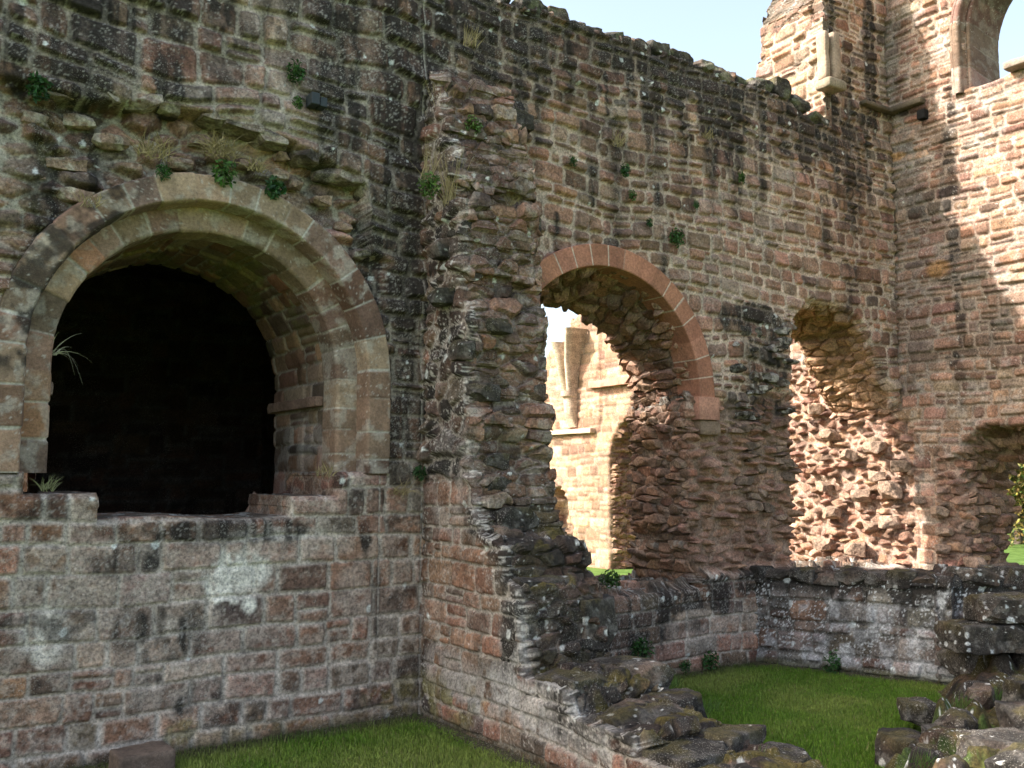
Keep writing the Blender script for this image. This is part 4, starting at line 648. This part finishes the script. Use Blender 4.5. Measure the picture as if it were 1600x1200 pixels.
for k, (px, py, r_, lab) in enumerate([(672, 290, .13, 'bushy green tuft beside tall dry grass at the head of the broken cross wall'), (760, 425, .07, 'fern in the torn end of the broken cross wall'), (740, 195, .10, 'yellow green moss tuft on top of the broken cross wall')]):
    P = on(px, py, 'Y', .42); tag(leaves('fern', P, (r_, r_*.5, r_), 260, r_*.18, (.07, .12, .025), k+25), lab, 'plant', 'ferns rooted in the walls')
for k, (px, py, z, r_, lab) in enumerate([(955, 1005, .35, .13, 'green plant at the inner end of the footing below the second arch'), (1070, 1025, .12, .11, 'leafy weed at the foot of the wall below the torn jamb'), (1017, 1030, .1, .07, 'smaller weed left of the leafy one at the wall foot'), (1308, 1038, .1, .15, 'low spreading weed at the foot of the lichened low wall')]):
    q = PZ(px, py, z); tag(leaves('weed', (q[0]-.03, min(q[1], 7.88), z+.02), (r_*1.3, r_*.6, r_), 300, r_*.17, (.03, .08, .018), k+45), lab, 'plant', 'weeds at the wall feet')
q = PZ(962, 905, 1.15); tag(leaves('weed', (q[0], q[1]+.1, 1.14), (.16, .1, .10), 300, .022, (.05, .10, .02), 61), 'weed filling the notch on the sill of the second arch', 'plant', 'weeds at the wall feet')
for k, (px, py, L, n, dr, ur_, of, lab) in enumerate([(240, 240, .25, 110, .5, .7, .0, 'dead grass mat in the hollow over the big arch, left half'), (345, 240, .30, 150, .6, .5, .0, 'dead grass mat in the hollow over the big arch, right half'), (400, 265, .2, 70, .5, .7, .0, 'wispy dead grass at the right end of the hollow over the big arch'),
        (692, 165, .45, 80, .15, 1.4, .08, 'tall tan grass tuft hanging high near the broken cross wall'), (705, 300, .50, 80, .1, 1.6, .45, 'tall upright dry grass growing on the head of the broken cross wall'), (668, 265, .40, 30, .1, 1.6, .35, 'sparse dry stalks left of the tall grass on the broken cross wall'), (800, 330, .25, 50, .4, 1., .5, 'short dry tuft at the right edge of the broken cross wall'),
        (965, 225, .22, 50, .4, .9, .05, 'pale dry stalks high on the wall above the red arch'), (1105, 215, .18, 35, .5, .8, .05, 'pale dry stalks near the wall top right of the red arch'), (625, 770, .25, 45, .8, .5, .05, 'drooping dead grass low in the corner strip beside the big arch'), (507, 735, .14, 35, .3, 1.2, .1, 'dry tuft on the right shoulder of the big arch sill'), (140, 320, .18, 40, .4, .9, .02, 'thin dead grass at the left haunch of the big arch'),
        (735, 60, .25, 40, .2, 1.3, .08, 'thin yellow grass near the top edge of the wall')]):
    P = on(px, py, 'Y', of+.02); tag(blades('dry_grass', (P[0], P[1], P[2]-L*.25*(ur_ > 1)), (0, -.5, 0), n, L, (.30, .23, .12), k+65, .12 if n > 90 else .07, dr, ur_), lab, 'grass', 'dry grass tufts on the walls')
P = on(80, 550); tag(blades('dry_grass', (1.24, 8.25, P[2]+.02), (.8, -.2, 0), 12, .34, (.32, .30, .2), 90, .03, 1.1, .7, .003), 'long arching stalks sprouting inside the left jamb of the big arch', 'grass', 'dry grass tufts on the walls')
P = on(75, 765); tag(blades('dry_grass', (1.22, 8.1, 2.10), (.2, -.2, 0), 35, .22, (.2, .2, .1), 91, .04, .4, 1., .003), 'small tuft on the left end of the big arch sill', 'grass', 'dry grass tufts on the walls')
for k in range(9):
    px, py = [(1150, 1165), (1190, 1180), (1050, 1065), (1110, 1100), (1500, 1095), (1560, 1085), (1440, 1185), (1590, 1070), (960, 1075)][k]; q = PZ(px, py, .3); pl = ['between the lowest footing stones', 'at the tip of the footing', 'on the middle footing step', 'in a joint of the footing', 'at the top of the mossy bank', 'on the mossy bank near the corner blocks', 'at the foot of the mossy bank', 'highest on the bank at the frame edge', 'on the footing near the stub'][k]
    tag(blades('grass_tuft', (q[0], q[1], .26), (0, -.3, 0), 60, .12, (.09, .15, .03), k+120, .09, .3, 1., .003), 'short green grass tuft growing '+pl, 'grass', 'green tufts on the rubble')
# small grey box fixed to the wall
BOX = thing('wall_box', 'small dark grey box fixed high on the wall above the big arch', 'fixture', (0, 0, 0)); P = PY(489, 157, 7.9); mg = mat('grey_plastic', .5, 0, .1, (.035, .042, .045))
def cube(name, c, h, parent, m): V = [(c[0]+a*h[0], c[1]+b*h[1], c[2]+d*h[2]) for a in (-1, 1) for b in (-1, 1) for d in (-1, 1)]; return mesh(name, V, [[0, 1, 3, 2], [4, 6, 7, 5], [0, 4, 5, 1], [2, 3, 7, 6], [0, 2, 6, 4], [1, 5, 7, 3]], None, m, parent, False)
o = cube('casing', (P[0], 7.9, P[1]), (.04, .07, .055), BOX, mg); o2 = cube('cover', (P[0]+.085, 7.91, P[1]-.01), (.035, .06, .045), BOX, mg)
for q_ in (o, o2):
    b_ = q_.modifiers.new('bevel', 'BEVEL'); b_.width = .008; b_.segments = 2

# ================================================================== TREES beyond the right doorway
def tree(px, base_d, hgt, rad, colr, lab, seed):
    r = ray(px, 745); r = r/np.hypot(r[0], r[1]); c = r*base_d; T = thing('tree', lab, 'tree', (c[0], c[1], 0), 'trees beyond the broken doorway'); rr = np.random.RandomState(seed); V = []; Q = []
    for (x0, y0, z0, x1, y1, z1, ra, rb) in [(0, 0, -.2, .1, 0, hgt*.5, .16, .09)]+[(.1, 0, hgt*(.25+.05*k), rad*.7*cos(k*1.3), rad*.7*sin(k*1.3), hgt*(.5+.06*k), .07, .03) for k in range(6)]:
        k0 = len(V)
        for (x, y, z, q_) in ((x0, y0, z0, ra), (x1, y1, z1, rb)): V += [(x+q_*cos(a), y+q_*sin(a), z) for a in np.linspace(0, 2*pi, 8, endpoint=False)]
        Q += [[k0+j, k0+(j+1) % 8, k0+8+(j+1) % 8, k0+8+j] for j in range(8)]
    mesh('trunk', V, Q, np.tile((.10, .075, .055), (len(V), 1)), None, T); cs = rr.normal(size=(60, 3))*np.array([rad*.5, rad*.5, hgt*.2])+np.array([0, 0, hgt*.55]); cs[:, 2] = np.clip(cs[:, 2], .35, hgt)
    n = 9000; w_ = cs[rr.randint(0, 60, n)]; p = w_+rr.normal(size=(n, 3))*rad*.16; p[:, 2] = np.maximum(p[:, 2], .1); a = rr.normal(size=(n, 3)); a /= np.linalg.norm(a, axis=1, keepdims=True); b = np.cross(a, rr.normal(size=(n, 3))); b /= np.linalg.norm(b, axis=1, keepdims=True); s = .07*(.5+rr.rand(n, 1))
    cc = np.asarray(colr)*(.5+.9*rr.rand(n, 1))*(.75+.5*rr.rand(n, 3)); mesh('crown', np.stack([p-a*s, p+b*s*.45, p+a*s, p-b*s*.45], 1).reshape(-1, 3), np.arange(n*4).reshape(-1, 4), np.repeat(cc, 4, 0), M_LEAF, T, False)
tree(1586, 36, 3.6, 2.0, (.16, .13, .03), 'yellowing bushy tree framed by the broken doorway', 3); tree(1625, 37, 4.6, 2.3, (.07, .11, .025), 'greener tree at the frame edge right of the yellowing one', 4); tree(1550, 39, 4.2, 2.3, (.08, .10, .025), 'tree mostly behind the left jamb of the broken doorway', 5); tree(1590, 46, 6.5, 3., (.05, .09, .02), 'taller darker tree behind the yellowing one', 6)
for k, (px, d, h, lab) in enumerate([(700, 62, 6.5, 'dark tree far behind the big dark arch wall'), (800, 66, 7., 'broad tree far behind the broken cross wall'), (880, 64, 6., 'green tree far behind the ribs of the distant sunlit wall'), (960, 68, 6.5, 'green tree far behind the doorway of the distant sunlit wall')]):
    tree(px, d, h, 4.2, (.06, .10, .025), lab, 20+k)
